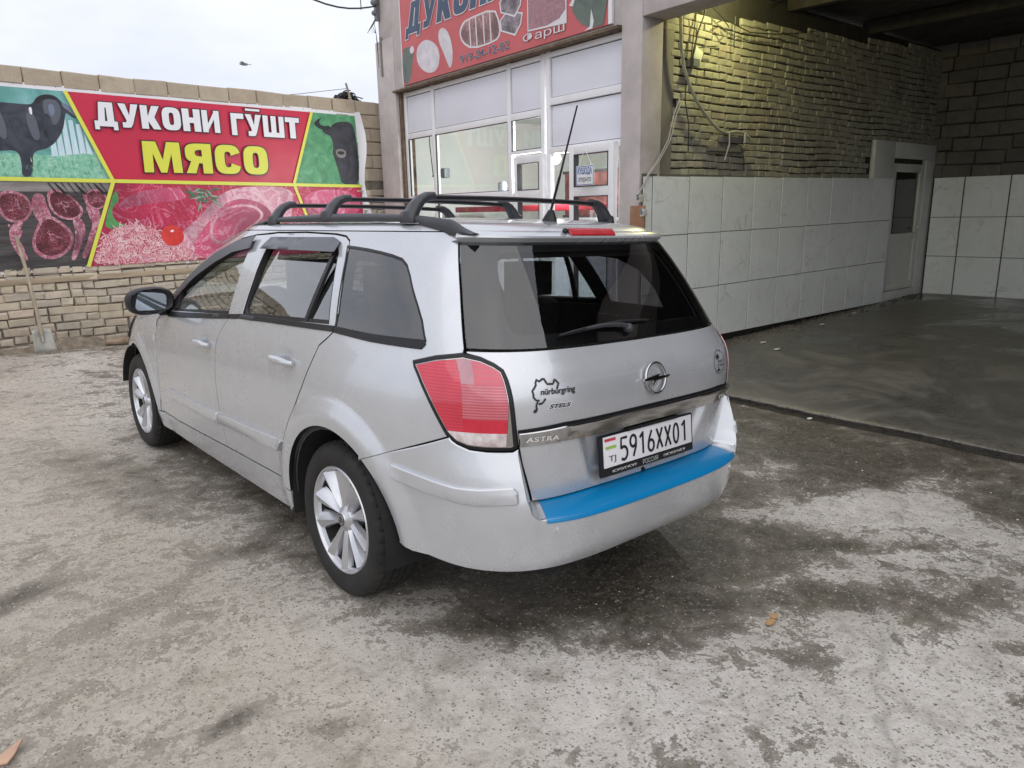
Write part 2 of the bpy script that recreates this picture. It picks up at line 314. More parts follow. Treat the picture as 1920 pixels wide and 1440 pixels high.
# ================================================================ piece factories
def rough_block(name,L,H,T,mats,jit=.006,bev=.008,seed=0):
    r=random.Random(seed); bm=bmesh.new(); bmesh.ops.create_cube(bm,size=1)
    for v in bm.verts: v.co=Vector((v.co.x*L,v.co.y*T,v.co.z*H))
    bmesh.ops.bevel(bm,geom=[e for e in bm.edges if abs(e.verts[0].co.y)>0 and (e.verts[0].co.y>0 and e.verts[1].co.y>0)],offset=bev,segments=1,affect='EDGES')
    for v in bm.verts: v.co+=Vector((r.uniform(-jit,jit),r.uniform(-jit,jit)*.8,r.uniform(-jit,jit)))
    me=D.meshes.new(name); bm.to_mesh(me); bm.free()
    for m in mats: me.materials.append(m)
    return me
def obj_rand(t):
    return N(t,'ShaderNodeObjectInfo').outputs['Random']
def masonry(name,cols,rough=.9,dirt=(.16,.13,.10),scale=1,bmp=.5,dirtz=None,dirtamt=.35):
    m,t,p,o=newmat(name); v=worldco(t); r=obj_rand(t)
    st=[(i/(len(cols)-1) if len(cols)>1 else 0,c) for i,c in enumerate(cols)]
    c=ramp(t,r,st); n=noisef(t,v,9*scale,8,.7); n2=noisef(t,v,70*scale,5,.8); n3=noisef(t,v,1.4,5,.6)
    c=mixc(t,ramp(t,n,[(.40,0),(.72,dirtamt*1.6)]),c,dirt); c=mixc(t,ramp(t,n2,[(.55,0),(.70,.45)]),c,tuple(x*.55 for x in dirt))
    c=mixc(t,ramp(t,n3,[(.45,0),(.70,dirtamt)]),c,tuple(x*.8 for x in dirt))
    if dirtz:
        s=N(t,'ShaderNodeSeparateXYZ'); t.links.new(v,s.inputs[0]); mr=N(t,'ShaderNodeMapRange'); mr.inputs[1].default_value=dirtz[0]; mr.inputs[2].default_value=dirtz[1]; mr.inputs[3].default_value=1; mr.inputs[4].default_value=0
        t.links.new(s.outputs[2],mr.inputs[0]); c=mixc(t,math_(t,'MULTIPLY',mr.outputs[0],ramp(t,n,[(.3,.25),(.6,.95)])),c,dirtz[2])
    t.links.new(c,p.inputs['Base Color']); p.inputs['Roughness'].default_value=rough
    bump(t,p,math_(t,'ADD',math_(t,'MULTIPLY',n,.8),math_(t,'MULTIPLY',n2,.6)),bmp,.012)
    return m
M_brick=masonry('clay_brick',[(.56,.475,.36),(.48,.42,.33),(.61,.53,.41),(.42,.375,.31),(.58,.49,.40),(.53,.43,.34),(.46,.41,.35)],dirtz=(.05,.50,(.27,.235,.19)),dirtamt=.22,dirt=(.24,.20,.15))
M_block=masonry('cinder_block',[(.46,.38,.29),(.40,.34,.265),(.51,.43,.33)],bmp=.9,dirtamt=.22,dirt=(.22,.18,.13))
M_mortar=mat('mortar',(.16,.14,.115),.95,var=.4,bmp=.6,world=True)
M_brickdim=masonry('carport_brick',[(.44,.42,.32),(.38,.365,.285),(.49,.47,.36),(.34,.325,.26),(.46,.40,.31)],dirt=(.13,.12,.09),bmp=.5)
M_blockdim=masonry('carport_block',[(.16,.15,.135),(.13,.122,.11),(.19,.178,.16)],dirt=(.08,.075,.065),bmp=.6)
M_dark=mat('dark_gap',(.03,.027,.022),.95,world=True,var=.3)
def masonry_fill(W,parent,meshes,stuffmat,cells,limit=None,name='brick'):
    """cells: list of (u,z,n,length_key,rot). first `limit` become objects, the rest one joined part"""
    for i,(u,z,n,k,rz) in enumerate(cells[:limit] if limit else cells):
        me=random.choice(meshes[k]); o=D.objects.new(name,me); COL.objects.link(o); o.parent=parent
        R=W.R.to_4x4(); flip=random.choice((0,0,1))
        o.matrix_parent_inverse=Matrix.Translation(-parent.location); o.matrix_basis=Matrix.Translation(W.at(u,z,n))@R@Matrix.Rotation(rz,4,'Y')
    rest=cells[limit:] if limit else []
    if rest:
        mb=MB()
        for (u,z,n,k,rz) in rest:
            me=random.choice(meshes[k]); T4=Matrix.Translation(W.at(u,z,n))@W.R.to_4x4()@Matrix.Rotation(rz,4,'Y')
            mb.add([T4@v.co for v in me.vertices],[tuple(p.vertices) for p in me.polygons])
        o=mb.build(name+'work',stuffmat,None); child(o,parent); lab(o,kind='stuff')
def courses(u0,u1,z0,z1,h,lens,gap,patt,njit=.004,skip=None,seed=1):
    r=random.Random(seed); out=[]; row=0; z=z0
    while z+h*.5<z1:
        u=u0-r.uniform(0,.2)
        while u<u1:
            k=patt(row,r); Ln=lens[k]
            uc=u+Ln/2
            if (skip is None or not skip(uc,z+h/2)) and uc>u0-.05 and uc<u1:
                wob=.010*math.sin(uc*1.9+row*.5)+.006*math.sin(uc*4.3+1); out.append((uc+r.uniform(-.006,.006),z+h/2+wob+r.uniform(-.004,.004),r.uniform(-njit,njit),k,r.uniform(-.028,.028)))
            u+=Ln+gap
        z+=h+gap; row+=1
    return out
# ================================================================ LEFT WALL
lw=empty('brick_wall'); lab(lw,'long yard wall of tan clay bricks topped with cinder blocks behind the meat banner','wall')
mb=MB(); LW.box(mb,-6,5.75,-.1,3.20,-.22,-.004); core=mb.build('wall_core',M_mortar,lw); 
bl={k:[rough_block('brick',L_,.090,.11,[M_brick],.009,.014,s+10*i) for s in range(9)] for i,(k,L_) in enumerate((('s',.262),('h',.128)))}
def patt1(row,r): return ('h' if row%2 else 's') if r.random()<.85 else ('s' if row%2 else 'h')
cells=courses(-5.9,5.72,.0,3.02,.088,{'s':.262,'h':.128},.013,patt1,.009,skip=lambda u,z:(z>1.0 and -.45<u<4.5) or (z>1.96 and u>=4.5) ,seed=3)
nr=lambda c:(-1.5<c[0]<2.2 and c[1]<1.05) or c[0]>4.5
near=[c for c in cells if nr(c)]; far=[c for c in cells if not nr(c)]
near=[(u,z,n-.03,k,r) for u,z,n,k,r in near]; far=[(u,z,n-.03,k,r) for u,z,n,k,r in far]
near.sort(key=lambda c:(abs(c[0]-1.2)))
masonry_fill(LW,lw,bl,M_brick,near+far,min(len(near),290))
bk={'b':[rough_block('block',.388,.19,.19,[M_block],.006,.010,s+70) for s in range(5)]}
cb=[]; r_=random.Random(5)
for i in range(26):
    u=-5.35+i*.399+.19; cb.append((u,3.13+r_.uniform(-.004,.004),-.078+r_.uniform(-.006,.006),'b',r_.uniform(-.006,.006)))
cb.append((5.19,3.125,-.08,'b',0)); 
for row in range(5):
    z=2.93-row*.2
    for i in range(3): cb.append((4.47+i*.399+(.2 if row%2 else 0),z,-.078+r_.uniform(-.005,.005),'b',r_.uniform(-.006,.006)))
masonry_fill(LW,lw,bk,M_block,cb,None,'cinder_block')
M_wood=mat('weathered_board',(.34,.27,.19),.85,var=.35,vscale=5,bmp=.5,bscale=30,stretch=(.3,3,3))
mb=MB(); LW.box(mb,-.7,2.35,.80,.865,.0,.035); b_=mb.build('board',M_wood,lw,bevel=.006); 
# rubble skirt along the wall foot
M_dirt=mat('dirt',(.20,.165,.125),.95,var=.45,vscale=12,bmp=.8,bscale=50,world=True)
mb=MB(); vs=[];us=fr(-6,5.7,.05)
prof=[(-.02,.16),(.03,.11),(.09,.05),(.17,.012),(.27,-.03)]
for u in us:
    k=.75+.6*noise.noise(Vector((u*1.7,0,0)))+.25*noise.noise(Vector((u*8,0,4)))
    for n_,h in prof:
        P_=LW.at(u,0,n_*(.8+.3*k)); z=zg(P_.x,P_.y)+(h*k if h>0 else h)+.012*noise.noise(Vector((u*15,n_*30,2)))
        vs.append((P_.x,P_.y,z))
m5=len(prof); mb.add(vs,[(j*m5+i,j*m5+i+1,(j+1)*m5+i+1,(j+1)*m5+i) for j in range(len(us)-1) for i in range(m5-1)])
o=mb.build('dirt_bank',M_dirt); lab(o,kind='stuff'); finish(o.data,80)
# ================================================================ SHOP BUILDING
M_stucco=mat('stucco',(.47,.425,.41),.9,var=.16,vscale=3,bmp=.55,bscale=90,world=True)
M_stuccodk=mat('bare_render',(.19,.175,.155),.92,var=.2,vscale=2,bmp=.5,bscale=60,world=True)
M_upvc=mat('white_upvc',(.74,.74,.76),.35,var=.05,vscale=4,world=True)
M_panel=mat('white_sandwich_panel',(.70,.71,.78),.45,var=.035,vscale=1.2,world=True)
M_inner=mat('plaster_white',(.66,.68,.66),.7,var=.06,vscale=1.5,world=True)
M_seal=mat('black_gasket',(.03,.03,.032),.6)
M_rust=mat('rusty_angle',(.13,.09,.06),.85,var=.5,vscale=14,bmp=.7,bscale=60,world=True)
def glassmat(name,tint=(.82,.88,.86),f0=.05,rough=.0,col=1):
    m,t,p,o=newmat(name); t.nodes.remove(p)
    tr=N(t,'ShaderNodeBsdfTransparent'); tr.inputs[0].default_value=c4(tint); gl=N(t,'ShaderNodeBsdfGlossy'); gl.inputs['Roughness'].default_value=rough; gl.inputs['Color'].default_value=(col,col,col,1)
    lw_=N(t,'ShaderNodeLayerWeight'); lw_.inputs['Blend'].default_value=.5
    f=math_(t,'ADD',math_(t,'MULTIPLY',math_(t,'POWER',lw_.outputs['Facing'],4.5),1-f0),f0,True)
    mxs=N(t,'ShaderNodeMixShader')
    t.links.new(f,mxs.inputs[0]); t.links.new(tr.outputs[0],mxs.inputs[1]); t.links.new(gl.outputs[0],mxs.inputs[2]); t.links.new(mxs.outputs[0],o.inputs[0]); return m
M_glass=glassmat('shop_glass',(.84,.88,.86),.055,.01)
sh=empty('butcher_shop',SW.at(2.8,0,-2)); lab(sh,'grey rendered butcher shop with white framed glazed front and a red sign above','shop')
sh_inv=sh.matrix_basis.inverted() if False else Matrix.Translation(-sh.location)
def part(mbx,name,m,par,**k):
    o=mbx.build(name,m,None,**k); child(o,par); return o
mb=MB()
SW.box(mb,.112,.39,-.3,4.75,-.30,0)                                # right pillar
SW.box(mb,5.06,5.62,-.3,4.05,-.30,0)                              # left pier
SW.box(mb,5.06,5.52,4.05,4.75,-.30,-.02)
SW.box(mb,.39,5.06,3.29,4.75,-.30,-.005)                          # spandrel
part(mb,'wall',M_stucco,sh,bevel=.012)
mb=MB(); SW.box(mb,4.99,5.06,-.3,3.29,-.25,-.05); SW.box(mb,.39,5.06,3.262,3.29,-.2,.05); part(mb,'lintel_angle',M_rust,sh)
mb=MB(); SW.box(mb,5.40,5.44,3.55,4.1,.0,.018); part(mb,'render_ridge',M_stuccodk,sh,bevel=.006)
mb=MB(); # room behind the glass
SW.box(mb,1.0,5.5,-.3,4.7,-4.1,-4.0); TW.box(mb,-.50,3.3,-.3,3.6,-.60,-.52); SW.box(mb,5.4,5.5,-.3,4.7,-4.0,-.31)
part(mb,'back_wall',M_inner,sh)
mb=MB(); SW.box(mb,.85,5.4,3.0,3.1,-4.0,-.31); part(mb,'ceiling',M_inner,sh)
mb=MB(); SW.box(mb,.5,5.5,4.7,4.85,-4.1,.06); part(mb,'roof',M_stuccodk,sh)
mb=MB(); SW.box(mb,.75,5.4,-.16,-.13,-4.0,-.0); part(mb,'floor',M_inner,sh)
# white frame members, each bay
Nf=-.10; 
fr_=MB()
def bar(u0,u1,z0,z1,n0=-.16,n1=-.09): SW.box(fr_,u0,u1,z0,z1,n0,n1)
for u in (4.955,4.18,2.39,1.74): bar(u-.035,u+.035,-.05,3.262)
bar(1.60,1.66,-.05,3.262,-.15,-.08); bar(.40,.45,-.05,3.262,-.15,-.08)
for (a,b) in ((1.775,2.355),(2.425,4.145),(4.215,4.92)):
    bar(a,b,2.60,2.68,-.158,-.092); bar(a,b,3.20,3.255,-.158,-.092)
for (a,b) in ((2.425,4.145),(4.215,4.92)): bar(a,b,1.70,1.775,-.158,-.092); bar(a,b,.85,.92,-.158,-.092)
bar(.45,1.60,2.69,2.77,-.148,-.082); bar(.45,1.60,3.20,3.255,-.148,-.082); bar(.45,1.60,2.16,2.235,-.148,-.082); bar(1.775,2.355,2.20,2.24,-.158,-.092)
for z in (1.0,): pass
o=part(fr_,'window_frame',M_upvc,sh,bevel=.006)
def pane(name,u0,u1,z0,z1,n,m,th=.012,parent=sh):
    mb=MB(); SW.box(mb,u0,u1,z0,z1,n-th,n); o=part(mb,name,m,parent); return o
for (a,b,z0,z1) in ((4.215,4.92,2.68,3.20),(2.425,4.145,2.68,3.20),(1.775,2.355,2.68,3.20),(.45,1.60,2.77,3.20),(.45,1.60,2.235,2.69)):
    mb=MB(); SW.box(mb,a,b,z0,z1,-.128,-.122); gs=part(mb,'gasket',M_seal,sh)
    mb=MB(); SW.box(mb,a+.009,b-.009,z0+.009,z1-.009,-.12,-.112); part(mb,'white_panel',M_panel,sh,bevel=.003)
def gl_sheet(name,u0,u1,z0,z1,n,m=M_glass,par=sh):
    mb=MB(); mb.add([SW.at(u0,z0,n),SW.at(u1,z0,n),SW.at(u1,z1,n),SW.at(u0,z1,n)],[(0,1,2,3)]); return part(mb,name,m,par)
for (a,b,z0,z1) in ((4.215,4.92,1.775,2.60),(2.425,4.145,1.775,2.60),(1.775,2.355,2.24,2.60),(4.215,4.92,.92,1.70),(2.425,4.145,.92,1.70)):
    gl_sheet('window_pane',a,b,z0,z1,-.125)
    mb=MB(); q=.008
    for (x0,x1,y0,y1) in ((a,b,z1-q,z1),(a,b,z0,z0+q),(a,a+q,z0,z1),(b-q,b,z0,z1)): SW.box(mb,x0,x1,y0,y1,-.122,-.096)
    part(mb,'gasket',M_seal,sh)
for (a,b) in ((4.215,4.92),(2.425,4.145)): pane('lower_panel',a,b,-.05,.85,-.11,M_panel)
mb=MB(); SW.box(mb,1.8,4.95,1.745,1.775,-.36,-.165); part(mb,'inner_sill',M_panel,sh)
# door leaves
def leaf(name,u0,u1,z0,z1,n,swing,hinge,label,midz,hand=True):
    d=empty(name,SW.at(hinge,0,n)); 
    mb=MB(); f=.085; a,b=0,abs(u1-u0); sg=1 if u1>u0 else -1
    for (x0,x1,y0,y1) in ((a,a+f,z0,z1),(b-f,b,z0,z1),(a+f,b-f,z1-f,z1),(a+f,b-f,z0,z0+.12),(a+f,b-f,midz-.05,midz+.05)):
        mb.box(((x0+x1)/2*sg,0,(y0+y1)/2),(x1-x0,.06,y1-y0))
    fo=mb.build('leaf_frame',M_upvc,d,bevel=.006)
    mb=MB()
    for (y0,y1) in ((midz+.05,z1-f),(z0+.12,midz-.05)):
        mb.add([((a+f)*sg,0,y0),((b-f)*sg,0,y0),((b-f)*sg,0,y1),((a+f)*sg,0,y1)],[(0,1,2,3)])
    mb.build('leaf_glass',M_glass,d)
    mb=MB(); q=.009
    for (y0,y1) in ((midz+.05,z1-f),(z0+.12,midz-.05)):
        for (x0,x1,w0,w1) in ((a+f,b-f,y1-q,y1),(a+f,b-f,y0,y0+q),(a+f,a+f+q,y0,y1),(b-f-q,b-f,y0,y1)):
            mb.box(((x0+x1)/2*sg,0,(w0+w1)/2),(x1-x0,.068,w1-w0))
    mb.build('leaf_gasket',M_seal,d)
    if hand:
        mb=MB(); mb.box(((b-f*.5)*sg,-.05,midz+.02),(.025,.05,.03)); mb.box(((b-f*.9)*sg,-.07,midz+.02),(.10,.015,.02)); mb.build('door_handle',M_seal,d,bevel=.004)
    dirv=SW.d; ang=math.atan2(dirv.y,dirv.x)
    d.rotation_euler=(0,0,ang+swing)
    return d
dl=leaf('shop_door',1.66,2.31,-.02,2.17,-.06,-.10,1.67,'',1.72); lab(dl,'narrow white glazed door leaf left of the open shop doorway','door')
dr=leaf('shop_door',.43,1.17,-.02,2.20,.02,-.06,.43,'',1.72); lab(dr,'open white glazed door leaf with the blue lettered open sign hanging on it','door')
for d in (dl,dr): d.location.z=.0
# open sign
M_signw=mat('sign_white',(.72,.74,.76),.4); M_blue=mat('print_blue',(.03,.10,.32),.5); M_ink=mat('print_ink',(.02,.02,.025),.5); M_grey=mat('print_grey',(.16,.17,.19),.5)
osg=empty('open_sign',SW.at(.79,1.88,.115)); lab(osg,'small white open sign with blue words hanging on the glazed shop door','sign')
mb=MB(); mb.box((0,0,0),(.30,.006,.205)); a_=math.atan2(SW.d.y,SW.d.x); plate=mb.build('sign_board',M_signw,osg,bevel=.002)
mb=MB(); 
for (x,z,w_,h_) in ((0,.094,.285,.006),(0,-.094,.285,.006),(-.14,0,.006,.19),(.14,0,.006,.19)): mb.box((x,.0045,z),(w_,.002,h_))
mb.build('sign_border',M_blue,osg)
def flat_text(txt,w_,h_,x,z,m,par,name='lettering',y=.005,**k):
    vs,fs=fit_text(txt,w_,h_,**k); mb=MB(); mb.add([(x+w_-v[0],y,z+v[1]) for v in vs],[tuple(reversed(f)) for f in fs]); return mb.build(name,m,par)
flat_text('КУШОДА',.24,.085,-.12,0.0,M_blue,osg,offset=.03); flat_text('открыто',.21,.06,-.105,-.078,M_grey,osg,offset=.015)
mb=MB(); mb.tube([(.11,.004,.10),(0,.0,.27)],.003,6); mb.tube([(-.11,.004,.10),(0,.0,.27)],.003,6); mb.build('string',M_signw,osg)
osg.rotation_euler=(0,0,a_-.06)
# inside: lamp globe, counter with red top, wall shelf, hanging scale
def emis(name,col,st):
    m,t,p,o=newmat(name); p.inputs['Base Color'].default_value=c4(col); p.inputs['Emission Color'].default_value=c4(col); p.inputs['Emission Strength'].default_value=st; return m
gp=Vector((-2.0775,-2.485,1.5284)); 
def along(px,py,dist):
    """point seen in that direction at that distance (used only to place things in depth)"""
    d=_f+_r*((px-960)/1366.6)-_u*((py-720)/1366.6); return gp+d*dist
lp=Vector((4.75,4.40,2.165))
lam=empty('globe_lamp',lp); lab(lam,'round white lit globe lamp hanging inside the shop doorway','lamp')
mb=MB(); mb.sphere((0,0,0),.066,24,16); mb.build('globe',emis('lamp_glow',(1,.98,.93),6),lam,smooth=60)
mb=MB(); mb.tube([(0,0,.06),(0,0,.83)],.006,6); mb.tube([(0,0,.075),(0,0,.12)],.03,12); mb.build('flex',M_signw,lam)
pl2=D.lights.new('globe_light','POINT'); pl2.energy=190; pl2.shadow_soft_size=.09; pl2.color=(.97,1,.98); po2=D.objects.new('globe_light',pl2); COL.objects.link(po2); po2.parent=lam; po2.location=(0,0,-.12)
ct=empty('display_counter',SW.at(2.9,-.05,-1.15)); lab(ct,'long white display counter with a dark red top edge behind the shop window','counter')
M_red=mat('red_paint',(.30,.015,.025),.4); 
def lbox(name,m,par,u0,u1,z0,z1,n0,n1,bevel=0):
    mb=MB(); SW.box(mb,u0,u1,z0,z1,n0,n1); return part(mb,name,m,par,bevel=bevel)
lbox('counter_body',M_panel,ct,.6,4.7,-.04,1.36,-1.5,-.8); lbox('counter_top',M_red,ct,.58,4.72,1.52,1.60,-1.52,-.76,.008); lbox('glass_case',M_glass,ct,.6,4.7,1.36,1.52,-1.48,-.82)
sc_=empty('hanging_scale',SW.at(4.45,2.2,-.35)); lab(sc_,'grey hanging scale on a cord behind the left shop window','scale')
lbox('scale_body',M_grey,sc_,4.26,4.38,2.02,2.16,-.40,-.30,.02); lbox('scale_arm',M_grey,sc_,4.38,4.66,2.05,2.075,-.37,-.33)
mb=MB(); mb.tube([SW.at(4.66,2.07,-.35),SW.at(4.72,2.5,-.35),SW.at(4.74,2.99,-.35)],.008,6); part(mb,'cord',M_seal,sc_)
tub=empty('dark_tub',SW.at(2.76,1.78,-.24)); lab(tub,'small dark rounded tub standing on the inner sill of the wide shop window','tub')
mb=MB(); mb.lathe([(0,0),(.055,0),(.062,.06),(.05,.105),(0,.12)],Matrix.Translation(SW.at(2.76,1.79,-.24))@Matrix.Rotation(-math.pi/2,4,'Y'),20); part(mb,'tub_body',M_grey,tub,smooth=40)
pg=empty('red_poster',SW.at(2.7,1.75,-1.9)); lab(pg,'dark red picture panel on the wall inside the open shop doorway','picture')
mb=MB(); SW.box(mb,1.95,3.5,1.45,2.05,-2.0,-1.97); part(mb,'picture_board',mat('meat_print',(.11,.04,.035),.5,var=.8,vscale=5,world=True),pg)
mb=MB(); SW.box(mb,1.91,3.54,1.41,1.45,-2.0,-1.96); SW.box(mb,1.91,3.54,2.05,2.09,-2.0,-1.96); part(mb,'picture_rail',M_seal,pg)
mb=MB(); SW.box(mb,1.9,3.6,-.05,1.41,-2.02,-1.9); part(mb,'picture_stand',M_panel,pg)
# ================================================================ CARPORT
cp=empty('carport',(7.2,-2.5,0)); lab(cp,'open fronted carport with brick side wall, block back wall and dark tin roof','carport')
mb=MB(); SW.box(mb,-10.2,.108,3.315,3.80,-.33,.004); part(mb,'front_beam',M_stucco,cp,bevel=.012)
mb=MB(); SW.box(mb,-10.6,-10.2,-.3,3.8,-.33,0); part(mb,'pillar',M_stucco,cp,bevel=.012)
# column return beside the shop pillar
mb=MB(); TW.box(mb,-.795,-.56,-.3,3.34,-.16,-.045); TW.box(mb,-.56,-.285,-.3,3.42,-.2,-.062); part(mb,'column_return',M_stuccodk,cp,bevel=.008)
mb=MB(); TW.box(mb,-.30,6.5,-.3,3.80,-.40,-.093); part(mb,'wall_core',M_dark,cp)
mb=MB(); BW.box(mb,-10.4,.4,-.3,4.0,-.40,-.045); part(mb,'back_core',M_dark,cp)
mb=MB(); 
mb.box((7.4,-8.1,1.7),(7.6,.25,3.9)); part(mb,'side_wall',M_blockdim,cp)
bd={k:[rough_block('brick',L_,.066,.10,[M_brickdim],.0032,.008,s+10*i+200) for s in range(6)] for i,(k,L_) in enumerate((('s',.255),('h',.125)))}
def patt2(row,r): return ('h' if row%3==1 else 's') if r.random()<.8 else 'h'
def topz(u): return 3.46+.055*u
cc=courses(-.28,6.5,1.86,3.83,.066,{'s':.255,'h':.125},.011,patt2,.007,skip=lambda u,z:z>topz(u) or (u>4.10 and z<2.40),seed=9)
cc=[(u,z,n-.115,k,r) for u,z,n,k,r in cc]; cc.sort(key=lambda c:c[0])
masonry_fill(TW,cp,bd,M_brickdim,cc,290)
bb={'b':[rough_block('block',.385,.185,.19,[M_blockdim],.006,.010,s+270) for s in range(5)]}
cells=courses(-10.0,.35,1.90,3.92,.186,{'b':.388},.012,lambda row,r:'b',.007,seed=12)
cells=[(u,z,n-.115,k,r) for u,z,n,k,r in cells]; cells.sort(key=lambda c:-c[0])
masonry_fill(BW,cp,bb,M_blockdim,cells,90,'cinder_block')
# tiles
def tile_mat():
    m,t,p,o=newmat('marble_tile'); r=obj_rand(t); v0=N(t,'ShaderNodeTexCoord').outputs['Object']
    ad=N(t,'ShaderNodeVectorMath',operation='ADD'); cm=N(t,'ShaderNodeCombineXYZ'); 
    for i in range(3): t.links.new(math_(t,'MULTIPLY',r,[37,0,53][i]),cm.inputs[i])
    t.links.new(v0,ad.inputs[0]); t.links.new(cm.outputs[0],ad.inputs[1]); v=ad.outputs[0]
    n=noisef(t,v,1.5,4,.5,.9); 
    ridge=math_(t,'ABSOLUTE',math_(t,'SUBTRACT',n,.5)); vein=ramp(t,ridge,[(0,1),(.010,0)]); msk=ramp(t,noisef(t,v,2.6,3,.5),[(.46,0),(.58,1)])
    c=ramp(t,noisef(t,v,1.6,5,.6),[(.3,(.75,.78,.77)),(.7,(.83,.86,.85))]); c=mixc(t,math_(t,'MULTIPLY',math_(t,'MULTIPLY',vein,msk),.6),c,(.48,.47,.42))
    w_=worldco(t); c=mixc(t,ramp(t,noisef(t,w_,7,7,.7),[(.52,0),(.8,.35)]),c,(.48,.46,.40))
    t.links.new(c,p.inputs['Base Color']); p.inputs['Roughness'].default_value=.2; return m
M_tile=tile_mat(); M_grout=mat('tile_backing',(.11,.11,.10),.9,world=True,var=.3)
tp=empty('marble_cladding',TW.at(2,0,.0)); lab(tp,'waist high marble tile cladding standing proud of the carport brick wall','tiling')
mb=MB(); TW.box(mb,-.795,4.775,.058,1.868,-.09,-.012); part(mb,'backing_board',M_grout,tp)
tiles={}
def tile_mesh(w_,h_):
    k=(round(w_,3),round(h_,3))
    if k not in tiles:
        mb=MB(); mb.box((0,0,0),(w_-.018,.011,h_-.009)); me=D.meshes.new('tile'); me.from_pydata(mb.v,[],mb.f); me.materials.append(M_tile)
        bm=bmesh.new(); bm.from_mesh(me); bmesh.ops.recalc_face_normals(bm,faces=bm.faces); bmesh.ops.bevel(bm,geom=list(bm.edges),offset=.0012,segments=1,affect='EDGES'); bm.to_mesh(me); bm.free()
        tiles[k]=me
    return tiles[k]
def put_tile(W,par,u0,u1,z0,z1,n):
    o=D.objects.new('tile',tile_mesh(u1-u0,z1-z0)); COL.objects.link(o); o.parent=par; o.matrix_parent_inverse=Matrix.Translation(-par.location)
    o.matrix_basis=Matrix.Translation(W.at((u0+u1)/2,(z0+z1)/2,n+random.uniform(-.001,.001)))@W.R.to_4x4()@Matrix.Rotation(random.uniform(-.002,.002),4,'X')
def slope_top(u): return 1.846+.007*(u)   # the cladding creeps up to the back
us=[-.79,-.645,-.04,.565,1.17,1.775,2.38,2.985,3.59,4.17,4.772]
for i in range(len(us)-1):
    dz=.0045*i
    for (z0,z1) in ((1.24,1.843),(.635,1.24),(.06,.635)): put_tile(TW,tp,us[i],us[i+1],z0+dz*(z0>.1),z1+dz,-.005)
bp=empty('marble_dado',BW.at(-3,0,.0)); lab(bp,'three rows of marble tiles along the foot of the carport back wall','tiling')
mb=MB(); BW.box(mb,-9.8,-.0,-.05,1.90,-.02,-.012); part(mb,'backing_board',M_grout,bp)
for i in range(16):
    u1=-.0-.44 if i==0 else -.44-.612*(i-1) ; 
    a,b=(-.44,-.002) if i==0 else (-.44-.612*i,-.44-.612*(i-1))
    for (z0,z1) in ((1.295,1.905),(.685,1.295),(.075,.685)): put_tile(BW,bp,a,b,z0,z1,-.004)
# white surround and door in the corner
M_white=mat('whitewash',(.60,.61,.58),.6,var=.08,vscale=3,world=True)
mb=MB(); TW.box(mb,4.17,4.79,1.872,2.40,-.09,-.02); TW.box(mb,4.79,6.32,2.17,2.40,-.09,-.02); TW.box(mb,5.90,6.32,.0,2.17,-.09,-.02); TW.box(mb,4.79,5.90,-.02,.20,-.09,-.018); part(mb,'door_surround',M_white,cp,bevel=.008)
M_dimglass=glassmat('dim_glass',(.25,.28,.26),.05,.03); M_frame2=mat('aged_upvc',(.60,.61,.56),.4,var=.06,vscale=3,world=True)
dd=empty('carport_door',TW.at(5.34,0,0)); lab(dd,'white half glazed door in the far corner of the carport','door')
mb=MB(); 
for (a,b,z0,z1) in ((4.80,4.93,.21,2.10),(5.76,5.89,.21,2.10),(4.93,5.76,1.98,2.10),(4.93,5.76,.21,.32),(4.93,5.76,.98,1.07)): TW.box(mb,a,b,z0,z1,-.10,-.035)
part(mb,'door_frame',M_frame2,dd,bevel=.006)
mb=MB(); TW.box(mb,4.93,5.76,.32,.98,-.08,-.055); part(mb,'door_panel',M_frame2,dd)
mb=MB(); mb.add([TW.at(4.93,1.07,-.07),TW.at(5.76,1.07,-.07),TW.at(5.76,1.98,-.07),TW.at(4.93,1.98,-.07)],[(0,1,2,3)]); part(mb,'door_glass',M_dimglass,dd)
mb=MB(); TW.box(mb,4.85,5.62,2.105,2.17,-.10,-.03); part(mb,'vent_gap',M_dark,dd)
mb=MB(); TW.box(mb,5.80,5.83,1.12,1.16,-.035,.01); TW.box(mb,5.72,5.83,1.13,1.15,.005,.02); part(mb,'door_handle',M_frame2,dd,bevel=.003)
mb=MB(); TW.box(mb,4.85,5.85,.2,2.15,-.155,-.13); part(mb,'door_backing',mat('door_dark',(.12,.13,.12),.8),dd)
# roof: corrugated sheets, purlins
M_tin=mat('old_roof_sheet',(.05,.047,.042),.7,metal=.0,var=.4,vscale=2.5,world=True); M_beam=mat('dark_beam',(.035,.03,.026),.85,var=.3,world=True)
mb=MB(); xs=fr(3.62,11.3,.035); yy=[-8.2,2.75]; vs=[]
def rz(x): return 3.98-.012*(x-3.9)+.016*math.sin(x*2*math.pi/.145)
for y in yy:
    for x in xs: vs.append((x,y,rz(x)))
n=len(xs); mb.add(vs,[(i,i+1,n+i+1,n+i) for i in range(n-1)]); part(mb,'roof_sheet',M_tin,cp,smooth=80)
mb=MB(); ys_=fr(-8.2,-.95,.035); vs=[]  # unseen overhang inferred from rear-window reflection, cut short to let light in
for y in ys_:
    zz=.014*math.sin(y*2*math.pi/.14)
    for k in range(7):
        xe=1.86+.30*(y+1.3)*.9 if y<-1.3 else 1.86; xe=max(xe,1.2); x=xe+(3.72-xe)*k/6; vs.append((x,y,3.93+zz+.02*(x-2)))
mb.add(vs,[(i*7+j,i*7+j+1,(i+1)*7+j+1,(i+1)*7+j) for i in range(len(ys_)-1) for j in range(6)]); part(mb,'canopy_sheet',M_tin,cp,smooth=80)
mb=MB(); mb.box((7.45,-2.75,4.09),(7.6,10.7,.03)); part(mb,'roof_deck',M_beam,cp)
